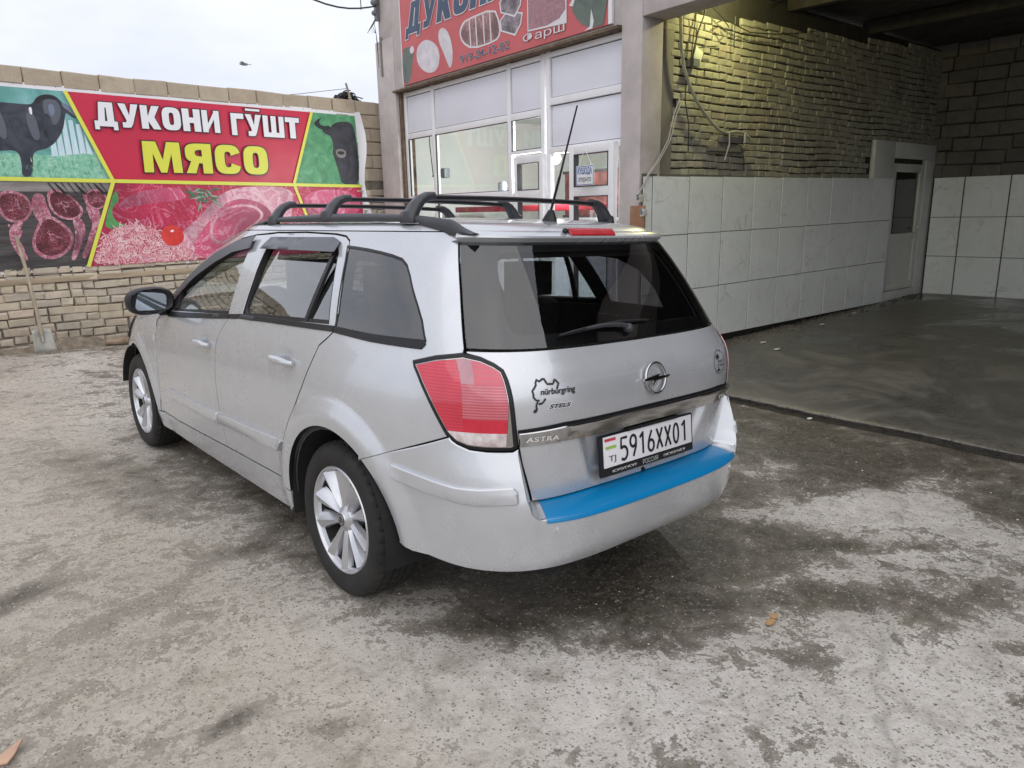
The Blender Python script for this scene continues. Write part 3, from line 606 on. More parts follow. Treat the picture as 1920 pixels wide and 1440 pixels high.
for x,zz in ((4.62,3.80),(6.6,3.82),(8.6,3.82)):
    mb=MB(); mb.box((x,-2.8,zz),(.12,10.3,.16)); part(mb,'rafter',M_beam,cp,bevel=.006)
for y in (-6.2,-4,-1.8,.6): 
    mb=MB(); mb.box((7.5,y,3.925),(7.2,.06,.06)); part(mb,'purlin',M_beam,cp)
# ================================================================ PRINTS
def mottle(name,stops,scale=8,detail=6,dist=1.0,rough=.45,stretch=(1,1,1),extra=None):
    m,t,p,o=newmat(name); v=worldco(t,stretch)
    c=ramp(t,noisef(t,v,scale,detail,.62,dist),stops)
    if extra:
        sc2,st2,fac=extra; c=mixc(t,ramp(t,noisef(t,v,sc2,5,.7,2.0),st2),c,fac)
    t.links.new(c,p.inputs['Base Color']); p.inputs['Roughness'].default_value=rough; return m
def marbled(name,meat,fat,scale=5,width=.05,dark=None):
    m,t,p,o=newmat(name); v=worldco(t,(1,1,1)); n=noisef(t,v,scale,5,.6,1.8); r=math_(t,'ABSOLUTE',math_(t,'SUBTRACT',n,.5))
    c=ramp(t,noisef(t,v,scale*.7,5,.6),[(.3,dark or tuple(x*.6 for x in meat)),(.7,meat)])
    n2_=noisef(t,v,scale*3.3,6,.7,1.2); r2=math_(t,'ABSOLUTE',math_(t,'SUBTRACT',n2_,.5)); big=noisef(t,v,scale*.35,3,.5)
    c=mixc(t,ramp(t,r,[(0,.8),(width,0)]),c,fat); c=mixc(t,ramp(t,r2,[(0,.5),(width*.5,0)]),c,fat)
    c=mixc(t,ramp(t,big,[(.38,.75),(.55,0)]),c,tuple(x*.35 for x in meat)); c=mixc(t,ramp(t,n2_,[(.62,0),(.72,.6)]),c,tuple(min(1,x*1.1+.12) for x in fat)); t.links.new(c,p.inputs['Base Color']); p.inputs['Roughness'].default_value=.45; return m
def minced(name):
    m,t,p,o=newmat(name); v=worldco(t); w_=mixc(t,.10,v,noisecol(t,v,7))
    vo=N(t,'ShaderNodeTexVoronoi',feature='SMOOTH_F1'); vo.inputs['Scale'].default_value=17; vo.inputs['Smoothness'].default_value=.3; t.links.new(w_,vo.inputs['Vector'])
    wv=N(t,'ShaderNodeTexWave'); wv.inputs['Scale'].default_value=9; wv.inputs['Distortion'].default_value=14; wv.inputs['Detail'].default_value=2.5; wv.inputs['Detail Scale'].default_value=2.2; t.links.new(v,wv.inputs['Vector'])
    c=ramp(t,wv.outputs['Fac'],[(.08,(.28,.03,.06)),(.35,(.60,.17,.22)),(.62,(.78,.40,.44)),(.9,(.85,.55,.56))])
    c=mixc(t,ramp(t,noisef(t,v,6,3,.6),[(.35,0),(.65,.5)]),c,(.55,.13,.19))
    t.links.new(c,p.inputs['Base Color']); p.inputs['Roughness'].default_value=.45; return m
P_red=mat('print_red',(.53,.020,.06),.42,var=.05,vscale=2,world=True); P_white=mat('print_white',(.74,.74,.78),.4); P_yel=mat('print_yellow',(.66,.68,.09),.42); P_yel2=mat('print_lemon',(.66,.66,.07),.42)
P_blk=mat('print_black',(.015,.016,.02),.4)
P_grass=mottle('print_grass',[(.3,(.10,.34,.22)),(.5,(.22,.50,.36)),(.7,(.40,.64,.50))],22,6,.5)
P_far=mottle('print_trees',[(.3,(.06,.22,.20)),(.5,(.12,.34,.32)),(.7,(.24,.47,.50))],2.2,4,.8)
P_fence=mottle('print_fence',[(.3,(.42,.58,.66)),(.6,(.58,.72,.80))],6,3,0,stretch=(9,1,.6))
P_green2=mottle('print_pasture',[(.3,(.05,.20,.09)),(.55,(.09,.31,.15)),(.75,(.16,.42,.22))],9,6,.5)
P_bull=mottle('print_bull',[(.3,(.012,.013,.02)),(.7,(.05,.05,.065))],5,5)
P_sheep=mottle('print_sheep',[(.3,(.014,.018,.03)),(.7,(.055,.06,.085))],7,5)
P_dkboard=mottle('print_dark_board',[(.35,(.028,.024,.026)),(.7,(.10,.09,.09))],5,5,1,stretch=(.4,1,3))
P_stone=mottle('print_stone',[(.3,(.17,.15,.15)),(.7,(.30,.27,.26))],6,6,1,stretch=(.4,1,2))
P_meat=marbled('print_meat',(.50,.02,.08),(.72,.24,.38),2.2,.02,(.42,.015,.05))
P_meatlt=marbled('print_meat_light',(.62,.10,.21),(.78,.40,.52),2.0,.035,(.52,.05,.13))
P_fat=marbled('print_fat',(.66,.30,.38),(.80,.58,.64),4,.06,(.52,.14,.24))
P_chop=marbled('print_chop',(.17,.018,.035),(.50,.22,.26),12,.022,(.07,.008,.014))
P_bone=marbled('print_bone',(.38,.09,.15),(.72,.42,.48),7,.05,(.20,.03,.07))
P_rim=marbled('print_fat_rim',(.42,.11,.18),(.74,.48,.54),8,.05,(.24,.04,.08))
P_mince=minced('print_mince'); P_tom=mottle('print_tomato',[(.3,(.55,.02,.02)),(.7,(.68,.05,.035))],4,2)
P_rose=mottle('print_rosemary',[(.3,(.03,.09,.06)),(.7,(.10,.22,.14))],30,3); P_rosehi=mat('print_leaf_light',(.26,.40,.30),.45)
mat_g1=mat('print_grass_light',(.42,.66,.52),.45); mat_g2=mat('print_grass_dark',(.08,.30,.20),.45)
P_leafg=mottle('print_leaf',[(.3,(.05,.22,.07)),(.7,(.12,.36,.12))],8,3)
class Print:
    def __init__(s,W,root,n0): s.W=W; s.root=root; s.n=n0; s.k=0
    def poly(s,name,pts,m,smooth=0,step=.00035,jit=0):
        pts=[(float(a),float(b)) for a,b in pts]
        for _ in range(smooth):
            q=[]
            for i in range(len(pts)):
                a=pts[i];b=pts[(i+1)%len(pts)]; q+=[(a[0]*.75+b[0]*.25,a[1]*.75+b[1]*.25),(a[0]*.25+b[0]*.75,a[1]*.25+b[1]*.75)]
            pts=q
        s.n+=step; P3=[s.W.at(u,z,s.n) for u,z in pts]
        tri=geometry.tessellate_polygon([[Vector((u,z,0)) for u,z in pts]])
        mb=MB(); mb.add(P3,[tuple(t) for t in tri]); return part(mb,name,m,s.root)
    def text(s,name,txt,u0,z0,u1,z1,m,outline=None,om=None,off=0,shear=0,rev=False,lift=.0005,spacing=1):
        s.n+=lift
        for (o_,mm,dn) in (([(outline,om,0)] if outline else [])+[(0,m,.0006)]):
            vs,fs=text_mesh(txt,size=1,offset=off,shear=shear,spacing=spacing)
            x0=min(v[0] for v in vs);x1=max(v[0] for v in vs);y0=min(v[1] for v in vs);y1=max(v[1] for v in vs)
            if o_:
                vs,fs=text_mesh(txt,size=1,offset=off+o_,shear=shear,spacing=spacing)
            mb=MB(); mb.add([s.W.at(u0+(v[0]-x0)/(x1-x0)*(u1-u0),z0+(v[1]-y0)/(y1-y0)*(z1-z0),s.n+dn) for v in vs],fs); part(mb,name if mm is m else 'letter_outline',mm,s.root)
        s.n+=.0007
def _ell(cx,cy,rx,ry,a0,a1,n=20,e=.62):
    out=[]
    for i in range(n+1):
        a=rad(a0+(a1-a0)*i/n); out.append((cx+rx*math.copysign(abs(math.cos(a))**e,math.cos(a)),cy+ry*math.copysign(abs(math.sin(a))**e,math.sin(a))))
    return out
def block_glyph(c,e,w,h,ew):
    """polygons of a heavy block letter of width w and height h, grown by e"""
    T=lambda l:[(x*w,y*h) for x,y in l]
    G={'Г':[[(0,0),(0,1),(1,1),(1,.76),(.42,.76),(.42,0)]],
       'Т':[[(.0,1),(1,1),(1,.77),(.70,.77),(.70,0),(.30,0),(.30,.77),(0,.77)]],
       'Н':[[(0,0),(0,1),(.38,1),(.38,0)],[(.62,0),(.62,1),(1,1),(1,0)],[(.3,.38),(.3,.62),(.7,.62),(.7,.38)]],
       'И':[[(0,0),(0,1),(.32,1),(.32,0)],[(.68,0),(.68,1),(1,1),(1,0)],[(.25,.0),(.25,.30),(.75,1),(.75,.70)]],
       'Ш':[[(0,0),(0,1),(.24,1),(.24,.22),(.38,.22),(.38,1),(.62,1),(.62,.22),(.76,.22),(.76,1),(1,1),(1,0)]],
       'К':[[(0,0),(0,1),(.36,1),(.36,0)],[(.30,.42),(.60,1),(1,1),(.70,.52),(1,0),(.60,0)]],
       'У':[[(0,1),(.36,1),(.52,.52),(.64,1),(1,1),(.66,.16),(.56,.02),(.44,0),(.14,0),(.14,.22),(.32,.22),(.36,.30)]],
       'Д':[[(.16,.20),(.26,1),(.52,1),(.46,.20)],[(.56,.20),(.56,1),(.86,1),(.86,.20)],[(.26,.78),(.26,1),(.86,1),(.86,.78)],[(0,-.14),(0,.22),(1,.22),(1,-.14),(.80,-.14),(.80,0),(.20,0),(.20,-.14)]],
       'М':[[(0,0),(.02,1),(.36,1),(.50,.42),(.64,1),(.98,1),(1,0),(.76,0),(.74,.62),(.58,0),(.42,0),(.26,.62),(.24,0)]],
       'Я':[[(.64,0),(.64,1),(1,1),(1,0)],[(.0,0),(.22,.40),(.40,.44),(.66,.44),(.66,.34),(.50,.34),(.36,0)]]}
    out=[]
    for pl in G.get(c,[]): out.append(inset_(T(pl),-e))
    strips=[]
    if c=='О': strips.append((_ell(w/2,h/2,w/2+e,h/2+e,0,360,28),_ell(w/2,h/2,w*.13-e,h*.27-e,0,360,28)))
    if c=='С': strips.append((_ell(w/2,h/2,w/2+e,h/2+e,18-e*50,342+e*50,28),_ell(w/2,h/2,w*.13-e,h*.27-e,18-e*50,342+e*50,28)))
    if c=='Я': strips.append((_ell(w*.66,h*.68,w*.64+e,h*.32+e,90,270,16),_ell(w*.66,h*.68,max(.002,w*.28-e),max(.002,h*.11-e),90,270,16)))
    return out,strips
def inset_(poly,d):
    n=len(poly); ar=sum(poly[i][0]*poly[(i+1)%n][1]-poly[(i+1)%n][0]*poly[i][1] for i in range(n)); sg=1 if ar>0 else -1; out=[]
    for i in range(n):
        a=poly[i-1];b=poly[i];c=poly[(i+1)%n]; e1=(b[0]-a[0],b[1]-a[1]);e2=(c[0]-b[0],c[1]-b[1]); l1=math.hypot(*e1) or 1e-9;l2=math.hypot(*e2) or 1e-9
        n1=(-e1[1]/l1*sg,e1[0]/l1*sg);n2=(-e2[1]/l2*sg,e2[0]/l2*sg); m=(n1[0]+n2[0],n1[1]+n2[1]); L_=m[0]**2+m[1]**2; k=2/max(L_,.6)
        out.append((b[0]+m[0]*d*k,b[1]+m[1]*d*k))
    return out
def _block(s,txt,u0,z0,u1,z1,m,om,e,gap=.10,shear=0):
    rel={'Ш':1.35,'М':1.35,'Д':1.12,'Г':.78,'Т':.95}
    tot=sum(rel.get(c,1) for c in txt)+gap*(len(txt)-1); k=(u1-u0)/tot; H=z1-z0
    for grow,mm,nm in ((e,om,'letter_outline'),(0,m,'letter')):
        x=u0; s.n+=.0004; top=s.n
        for c in txt:
            w_=rel.get(c,1)*k; polys,strips=block_glyph(c,grow,w_,H,0); mb=MB(); nn=s.n
            for pl in polys:
                tri=geometry.tessellate_polygon([[Vector((a,b,0)) for a,b in pl]]); mb.add([s.W.at(x+a+shear*b,z0+b,nn) for a,b in pl],[tuple(t_) for t_ in tri]); nn+=.00006
            for (o_,i_) in strips:
                q=len(o_); mb.add([s.W.at(x+a+shear*b,z0+b,nn) for a,b in o_+i_],[(j,j+1,q+j+1,q+j) for j in range(q-1)]); nn+=.00006
            part(mb,nm,mm,s.root); x+=w_+gap*k; top=max(top,nn)
        s.n=top
Print.block=_block
bn=empty('banner',LW.at(2.2,1,.03)); lab(bn,'big printed meat shop banner in red and yellow nailed to the yard wall','banner')
mb=MB(); us=fr(-.40,4.70,.1); vs=[];fs=[]
def bnr(u,z): return u+ (max(0,(u-4.5))*.0 if z>2.9 else 0)
for u in us:
    for z in fr(.93,3.06,.15):
        e=max(0,(u-4.45))/.25; vs.append(LW.at(u+(.05*e*math.sin(z*5+1) if e>0 else 0)+(.06*e*(3.06-z)/2),z,.012+.03*e*e))
nz_=len(fr(.93,3.06,.15)); mb.add(vs,[(i*nz_+j,(i+1)*nz_+j,(i+1)*nz_+j+1,i*nz_+j+1) for i in range(len(us)-1) for j in range(nz_-1)]); part(mb,'vinyl_sheet',P_white,bn,smooth=60)
mb=MB(); LW.box(mb,-.40,4.60,.93,3.05,-.012,.010); part(mb,'banner_frame',M_upvc,bn)
pr=Print(LW,bn,.0135)
pr.poly('photo_sheep',[(-.36,2.0),(1.02,1.98),(.64,3.0),(-.36,3.0)],P_far)
pr.poly('photo_grass',[(-.36,2.0),(1.02,1.98),(.88,2.33),(.4,2.27),(-.36,2.29)],P_grass)
for i in range(6):
    u=.40+i*.075; pr.poly('photo_fence',[(u,2.26+.01*i),(u+.066,2.265+.01*i),(u+.045,2.80-.04*i),(u+.0,2.80-.04*i)] if i<5 else [(u,2.3),(u+.07,2.3),(u+.0,2.55)],P_fence,step=.0003)
pr.n+=.001
pr.poly('sheep_print',[(-.36,2.80),(-.03,2.83),(.24,2.82),(.29,2.84),(.34,2.92),(.44,2.955),(.52,2.945),(.57,2.90),(.60,2.85),(.69,2.78),(.725,2.72),(.70,2.70),(.65,2.73),(.61,2.77),(.585,2.66),(.55,2.55),(.46,2.42),(.36,2.345),(.21,2.31),(.19,2.16),(.165,2.03),(.06,2.02),(.08,2.16),(.075,2.27),(.03,2.32),(-.11,2.30),(-.36,2.28)],P_sheep,2)
P_sh2=mat('print_sheep_grey',(.10,.11,.14),.45); P_sh3=mat('print_sheep_blue',(.16,.20,.28),.45)
pr.poly('face_print',[(.40,2.90),(.52,2.91),(.57,2.82),(.55,2.70),(.48,2.60),(.41,2.66),(.38,2.78)],P_sh2,2); pr.poly('face_print',[(.43,2.84),(.50,2.85),(.50,2.74),(.45,2.70)],P_sh3,2)
pr.poly('horn_print',[(.30,2.86),(.36,2.93),(.46,2.95),(.55,2.92),(.53,2.89),(.46,2.905),(.38,2.88),(.33,2.83)],P_blk,2); pr.poly('horn_print',[(.58,2.88),(.66,2.84),(.74,2.74),(.77,2.66),(.73,2.70),(.65,2.78),(.59,2.82)],P_sh3,1)
for k in range(60):
    r_=random.Random(300+k); u=r_.uniform(-.34,.95); z=2.0+r_.uniform(0,.24); pr.poly('grass_print',[(u,z),(u+.012,z),(u+r_.uniform(-.03,.04),z+r_.uniform(.04,.09))],[P_grass,mat_g1,mat_g2][k%3],0,step=.00005)
for k in range(5): pr.poly('coat_print',[(-.3+k*.16,2.78-.02*k),(-.2+k*.16,2.76),(-.16+k*.16,2.45),(-.25+k*.16,2.42)],P_sh2 if k%2 else P_sheep,2,step=.0001)
pr.poly('ear_tag',[(.235,2.79),(.27,2.80),(.265,2.71),(.24,2.72)],P_white,1)
pr.poly('red_field',[(1.02,1.98),(3.46,1.97),(3.83,3.0),(.64,3.0)],P_red)
pr.poly('photo_bull',[(3.46,1.97),(4.63,1.955),(4.59,3.0),(3.83,3.0)],P_green2)
pr.poly('bull_print',[(4.14,2.80),(4.20,2.86),(4.30,2.90),(4.48,2.91),(4.56,2.85),(4.60,2.5),(4.62,1.965),(4.28,1.97),(4.24,2.15),(4.19,2.33),(4.15,2.44),(4.18,2.53),(4.15,2.68),(4.07,2.70),(4.00,2.745),(4.03,2.80)],P_bull,1)
pr.poly('bull_horn',[(3.87,2.84),(3.91,2.89),(4.02,2.945),(3.965,2.885),(3.97,2.84),(4.05,2.815),(4.14,2.84),(4.15,2.77),(4.03,2.76),(3.93,2.79)],P_blk,1)
pr.poly('bull_muzzle',[(4.21,2.50),(4.38,2.50),(4.39,2.40),(4.30,2.36),(4.22,2.40)],P_stone,1); pr.poly('bull_nose',[(4.24,2.47),(4.36,2.47),(4.36,2.42),(4.24,2.42)],P_blk,1)
# lower left : chops on dark slate
pr.poly('photo_chops',[(-.36,.965),(.60,.965),(1.02,1.98),(-.36,1.99)],P_dkboard)
pr.poly('photo_slate_edge',[(-.36,1.86),(.95,1.86),(1.02,1.98),(-.36,1.99)],P_stone)
def grow(c,pts,k): return [(c[0]+(u-c[0])*k,c[1]+(z-c[1])*k) for u,z in pts]
CH=[([(-.24,1.82),(-.10,1.88),(.04,1.84),(.11,1.74),(.10,1.62),(.02,1.52),(-.10,1.50),(-.22,1.58)],[(.02,1.55),(-.04,1.45),(-.09,1.33),(-.05,1.20),(-.01,1.10),(-.05,1.06),(-.11,1.14),(-.17,1.30),(-.15,1.48)]),
 ([(.26,1.60),(.38,1.52),(.47,1.42),(.50,1.31),(.44,1.18),(.32,1.09),(.17,1.07),(.06,1.15),(.04,1.28),(.10,1.42),(.17,1.55)],[(.12,1.80),(.18,1.85),(.25,1.82),(.26,1.70),(.30,1.56),(.22,1.48),(.14,1.52),(.10,1.66)]),
 ([(.27,1.84),(.36,1.90),(.47,1.86),(.58,1.76),(.65,1.64),(.60,1.55),(.48,1.52),(.36,1.56),(.28,1.66)],[(.50,1.56),(.60,1.56),(.64,1.44),(.60,1.30),(.52,1.14),(.46,1.04),(.42,1.06),(.48,1.22),(.52,1.38)]),
 ([(.68,1.84),(.78,1.90),(.90,1.86),(.93,1.76),(.86,1.66),(.76,1.64),(.68,1.72)],[(.64,1.86),(.70,1.88),(.78,1.70),(.84,1.56),(.78,1.38),(.66,1.16),(.58,1.05),(.54,1.10),(.64,1.28),(.72,1.46),(.70,1.62)])]
for ey,bo in CH:
    cx=sum(p[0] for p in ey)/len(ey); cz=sum(p[1] for p in ey)/len(ey)
    pr.poly('bone_print',bo,P_rim,2); pr.poly('bone_shade_print',[(u+.02*(k%2),z) for k,(u,z) in enumerate(grow((sum(q[0] for q in bo)/len(bo),sum(q[1] for q in bo)/len(bo)),bo,.55))],P_bone,2)
    pr.poly('chop_fat',ey,P_rim,2); pr.poly('chop_meat',grow((cx,cz),ey,.84),P_chop,2)
    for k in range(5):
        a0=k*1.3+cx*9; q=[(cx+.035*math.cos(a0)+(j/5-.5)*.14*math.cos(a0*2),cz+.03*math.sin(a0)+(j/5-.5)*.13*math.sin(a0*2)+.012*math.sin(j*1.7+k)) for j in range(6)]
        pr.poly('marbling_print',q+[(u+.006,z+.007) for u,z in reversed(q)],P_rim,0,step=.0001)
    pr.poly('bone_end_print',[(bo[-1][0]+.012*math.cos(k),bo[-1][1]+.02*math.sin(k)) for k in range(6)],P_fat,1)
for k in range(9):
    u=.30+k*.07; pr.poly('herb_sprig',[(u,1.96),(u+.015,1.96),(u+.10+.03*math.sin(k*2),1.83),(u+.085,1.825)],P_blk,0,step=.0001)
# lower middle and right : beef, mince
pr.poly('photo_meat',[(.62,.965),(4.62,.965),(4.62,1.955),(1.03,1.975)],P_meat)
pr.poly('pepper_print',[(.86,1.5),(1.03,1.92),(1.06,1.76),(.98,1.55),(1.10,1.44),(1.30,1.38),(1.1,1.37),(.86,1.42)],P_leafg,1)
pr.poly('beef_fillet_print',[(.94,1.60),(1.00,1.72),(1.14,1.80),(1.32,1.88),(1.73,1.94),(1.86,1.90),(1.92,1.80),(1.93,1.70),(1.86,1.60),(1.95,1.50),(1.84,1.42),(1.55,1.36),(1.24,1.44),(1.0,1.47)],P_meat,2)
pr.poly('beef_fillet_top_print',[(1.0,1.66),(1.14,1.79),(1.32,1.87),(1.73,1.93),(1.85,1.87),(1.90,1.76),(1.55,1.74),(1.25,1.68)],P_meatlt,2)
pr.poly('steak_fat_print',[(1.66,1.22),(1.80,1.36),(1.95,1.47),(2.05,1.56),(2.20,1.70),(2.38,1.85),(2.60,1.92),(2.9,1.94),(3.25,1.94),(3.45,1.86),(3.42,1.70),(3.3,1.2),(3.0,.98),(1.9,.98),(1.7,1.08)],P_fat,2)
pr.poly('steak_print',[(1.88,1.10),(1.97,1.28),(2.10,1.42),(2.28,1.60),(2.45,1.74),(2.7,1.78),(3.0,1.68),(3.1,1.5),(2.9,1.2),(2.6,.98),(2.0,.98)],P_meatlt,2)
pr.poly('steak_ring_print',[(2.13,1.26),(2.18,1.46),(2.34,1.63),(2.58,1.70),(2.84,1.68),(2.98,1.54),(2.80,1.40),(2.5,1.24),(2.25,1.14)],P_fat,2)
pr.poly('steak_eye_print',[(2.17,1.28),(2.22,1.45),(2.36,1.60),(2.58,1.67),(2.82,1.65),(2.93,1.54),(2.78,1.42),(2.5,1.27),(2.27,1.18)],P_meatlt,2)
pr.poly('mince_print',[(.64,.97),(.72,1.14),(.80,1.28),(.92,1.40),(1.06,1.45),(1.28,1.46),(1.45,1.40),(1.53,1.26),(1.68,1.18),(1.84,1.14),(1.95,1.04),(2.0,.97)],P_mince,2)
MP=[(.64,.97),(.72,1.14),(.80,1.28),(.92,1.40),(1.06,1.45),(1.28,1.46),(1.45,1.40),(1.53,1.26),(1.68,1.18),(1.84,1.14),(1.95,1.04),(2.0,.97)]
def _inp(x,y,poly):
    c_=False; j=len(poly)-1
    for i in range(len(poly)):
        if (poly[i][1]>y)!=(poly[j][1]>y) and x<(poly[j][0]-poly[i][0])*(y-poly[i][1])/(poly[j][1]-poly[i][1])+poly[i][0]: c_=not c_
        j=i
    return c_
P_s=[mottle('print_strand_%s'%nm_,[(.3,tuple(x*.7 for x in c_)),(.7,c_)],30,3) for nm_,c_ in (('dark',(.50,.09,.16)),('mid',(.70,.28,.34)),('pale',(.80,.50,.54)),('white',(.82,.64,.66)))]
r_=random.Random(77)
lay=[MB() for _ in P_s]
for k in range(620):
    u=r_.uniform(.62,2.0);z=r_.uniform(.975,1.46)
    if not _inp(u,z,MP): continue
    a0=r_.uniform(0,6.28);q=[];cu,cz=u,z
    for j in range(6): q.append((cu,max(.972,cz))); a0+=r_.uniform(-.75,.75); cu+=.017*math.cos(a0);cz+=.017*math.sin(a0)
    w0=.0065; L1=[];n_=pr.n+.0002+k*.0000012
    for j,(x_,y_) in enumerate(q):
        dx,dy=q[min(j+1,5)][0]-q[max(j-1,0)][0],q[min(j+1,5)][1]-q[max(j-1,0)][1]; l_=math.hypot(dx,dy) or 1; ww=w0*(.55 if j in(0,5) else 1)
        L1+=[LW.at(x_-dy/l_*ww,max(.968,y_+dx/l_*ww),n_),LW.at(x_+dy/l_*ww,max(.968,y_-dx/l_*ww),n_)]
    lay[r_.choice((0,1,1,2,2,3))].add(L1,[(2*j,2*j+1,2*j+3,2*j+2) for j in range(5)])
for mb_,m_ in zip(lay,P_s): o_=part(mb_,'mince_strands',m_,bn); lab(o_,kind='stuff')
pr.n+=.0012
pr.poly('tomato_print',[(1.65+.145*math.cos(a*.4),1.30+.135*math.sin(a*.4)) for a in range(16)],P_tom,0)
pr.poly('tomato_glint',[(1.62,1.36),(1.66,1.38),(1.68,1.36),(1.64,1.34)],P_white,1)
for k in range(34):
    r_=random.Random(k); a=r_.uniform(2.2,7.0); cx,cy=2.08+r_.uniform(-.10,.16),1.84+r_.uniform(-.10,.06); l_=r_.uniform(.10,.26); dx,dy=math.cos(a)*l_,math.sin(a)*l_*.8
    x2,y2=cx+dx,min(1.94,cy+dy); nx,ny=-dy/l_*.012,dx/l_*.012
    pr.poly('rosemary_print',[(cx,min(cy,1.94)),((cx+x2)/2+nx,(cy+y2)/2+ny),(x2,y2),((cx+x2)/2-nx,(cy+y2)/2-ny)],P_rose if k%3 else P_rosehi,0,step=.0001)
pr.poly('steak_print',[(3.55,1.75),(3.75,1.88),(4.1,1.91),(4.45,1.86),(4.6,1.7),(4.5,1.5),(3.7,1.45)],P_meatlt,2)
# yellow dividers
def stripe(a,b,w_=.022):
    d=Vector((b[0]-a[0],b[1]-a[1])).normalized(); nx,ny=-d.y*w_,d.x*w_; pr.poly('yellow_stripe',[(a[0]+nx,a[1]+ny),(b[0]+nx,b[1]+ny),(b[0]-nx,b[1]-ny),(a[0]-nx,a[1]-ny)],P_yel,0)
stripe((-.36,2.0),(4.63,1.955)); stripe((.63,3.0),(1.02,1.98)); stripe((3.84,3.0),(3.46,1.97)); stripe((1.02,1.99),(.60,.965)); stripe((3.46,1.97),(3.70,1.3)); stripe((3.70,1.3),(3.80,.965))
pr.n+=.001
pr.block('ДУКОНИ',.90,2.63,2.44,2.91,P_white,P_blk,.011)
pr.block('ГУШТ',2.60,2.615,3.62,2.90,P_white,P_blk,.011)
pr.poly('letter_outline',[(2.80,2.935),(3.04,2.935),(3.04,2.985),(2.80,2.985)],P_blk); pr.poly('letter_macron',[(2.815,2.945),(3.025,2.945),(3.025,2.973),(2.815,2.973)],P_white)
pr.block('МЯСО',1.40,2.10,3.08,2.48,P_yel2,P_blk,.013,gap=.13)
for i in range(24):
    mb=MB(); c=LW.at(-.3+i*.212,3.04,.013); mb.sphere(c,.006,8,5); part(mb,'nail',M_grey,bn)
# ---------------------------------------------------------------- shop sign
ss=empty('shop_sign',SW.at(2.6,3.4,.03)); lab(ss,'red printed sign with dark blue letters and meat pictures above the shop windows','sign')
S_pink=mat('sign_pink_red',(.50,.10,.105),.5,var=.1,vscale=1.5,world=True); S_navy=mat('sign_navy',(.045,.075,.13),.5,var=.15,vscale=4,world=True); S_wh=mat('sign_white_print',(.62,.60,.62),.5)
mb=MB(); SW.box(mb,.55,4.76,3.325,4.62,.0,.022); part(mb,'sign_board',S_pink,ss)
mb=MB(); SW.box(mb,.50,.55,3.325,4.62,.0,.03); SW.box(mb,4.76,4.775,3.325,4.62,.0,.026); part(mb,'sign_frame',M_upvc,ss)
class RevWall:
    """reads left to right when seen from outside: u runs backwards"""
    def at(s,u,z,n=0): return SW.at(-u,z,n)
RW=RevWall(); ps=Print(RW,ss,.0225)
neg=lambda l:[(-u,z) for u,z in l]
S_gm=mottle('sign_green_photo',[(.3,(.06,.09,.07)),(.7,(.14,.17,.14))],4,4); S_lamb=mottle('sign_lamb',[(.3,(.50,.46,.50)),(.7,(.66,.63,.66))],7,5); S_meat=marbled('sign_meat',(.30,.13,.13),(.55,.36,.36),9,.05); S_mn=mottle('sign_mince_photo',[(.3,(.22,.11,.13)),(.6,(.36,.19,.22)),(.8,(.46,.28,.30))],16,6,2); S_gy=marbled('sign_tripe',(.19,.15,.18),(.42,.36,.38),14,.05)
ps.poly('sheep_photo',neg([(4.76,3.325),(4.58,3.34),(4.50,3.50),(4.47,3.62),(4.42,3.72),(4.44,3.80),(4.62,3.82),(4.76,3.80)]),S_gm,2)
ps.poly('white_ear',neg([(4.55,3.78),(4.45,3.82),(4.40,3.74),(4.50,3.70)]),S_wh,1)
ps.poly('lamb_photo',neg([(4.34,3.76),(4.16,3.83),(3.98,3.80),(3.80,3.70),(3.74,3.57),(3.78,3.44),(3.90,3.38),(4.10,3.40),(4.28,3.50),(4.36,3.62)]),S_lamb,2)
ps.poly('carcass_photo',neg([(3.76,3.86),(3.66,3.90),(3.54,3.84),(3.46,3.72),(3.42,3.56),(3.44,3.42),(3.50,3.36),(3.56,3.44),(3.66,3.60),(3.76,3.74)]),S_lamb,2)
ps.poly('rib_edge',neg([(3.26,3.75),(3.20,3.84),(3.10,3.88),(2.48,3.89),(2.38,3.72),(2.36,3.57),(2.47,3.505),(2.98,3.505),(3.2,3.62)]),S_wh,1)
ps.poly('rib_photo',neg([(3.23,3.74),(3.17,3.82),(3.08,3.86),(2.50,3.87),(2.41,3.72),(2.39,3.58),(2.49,3.525),(2.96,3.525),(3.17,3.63)]),S_meat,1)
for u in (3.02,2.88,2.72,2.58): ps.poly('rib_bone',neg([(u+.012,3.86),(u-.012,3.86),(u-.03,3.53),(u-.005,3.53)]),S_wh,0,step=.0003)
for dz in (0,.20):
    ps.poly('cut_edge',neg([(2.38,3.72+dz),(2.24,3.80+dz),(1.93,3.72+dz),(1.97,3.60+dz),(2.08,3.50+dz),(2.36,3.60+dz)]),S_wh,0); ps.poly('cut_photo',neg([(2.355,3.715+dz),(2.235,3.785+dz),(1.955,3.71+dz),(1.99,3.61+dz),(2.09,3.525+dz),(2.34,3.61+dz)]),S_gy,0)
ps.poly('mince_edge',neg([(1.85,3.50),(1.85,4.2),(1.18,4.2),(1.18,3.46)]),S_wh); ps.poly('mince_photo',neg([(1.835,3.515),(1.835,4.19),(1.20,4.19),(1.20,3.60),(1.30,3.53),(1.5,3.50)]),S_mn)
ps.poly('bull_photo',neg([(1.12,3.60),(1.02,3.70),(.98,3.95),(.95,4.3),(.56,4.3),(.56,3.34),(.80,3.335),(.98,3.42)]),S_gm,1); ps.poly('bull_white',neg([(.90,3.33),(.82,3.36),(.80,3.52),(.76,3.40),(.78,3.33)]),S_wh); ps.poly('bull_white',neg([(1.14,3.62),(1.02,3.74),(.98,3.95),(1.02,3.72),(1.08,3.60)]),S_wh)
ps.block('ДУКОНИ',-4.62,3.97,-2.25,4.36,S_navy,S_wh,.012,shear=.25)
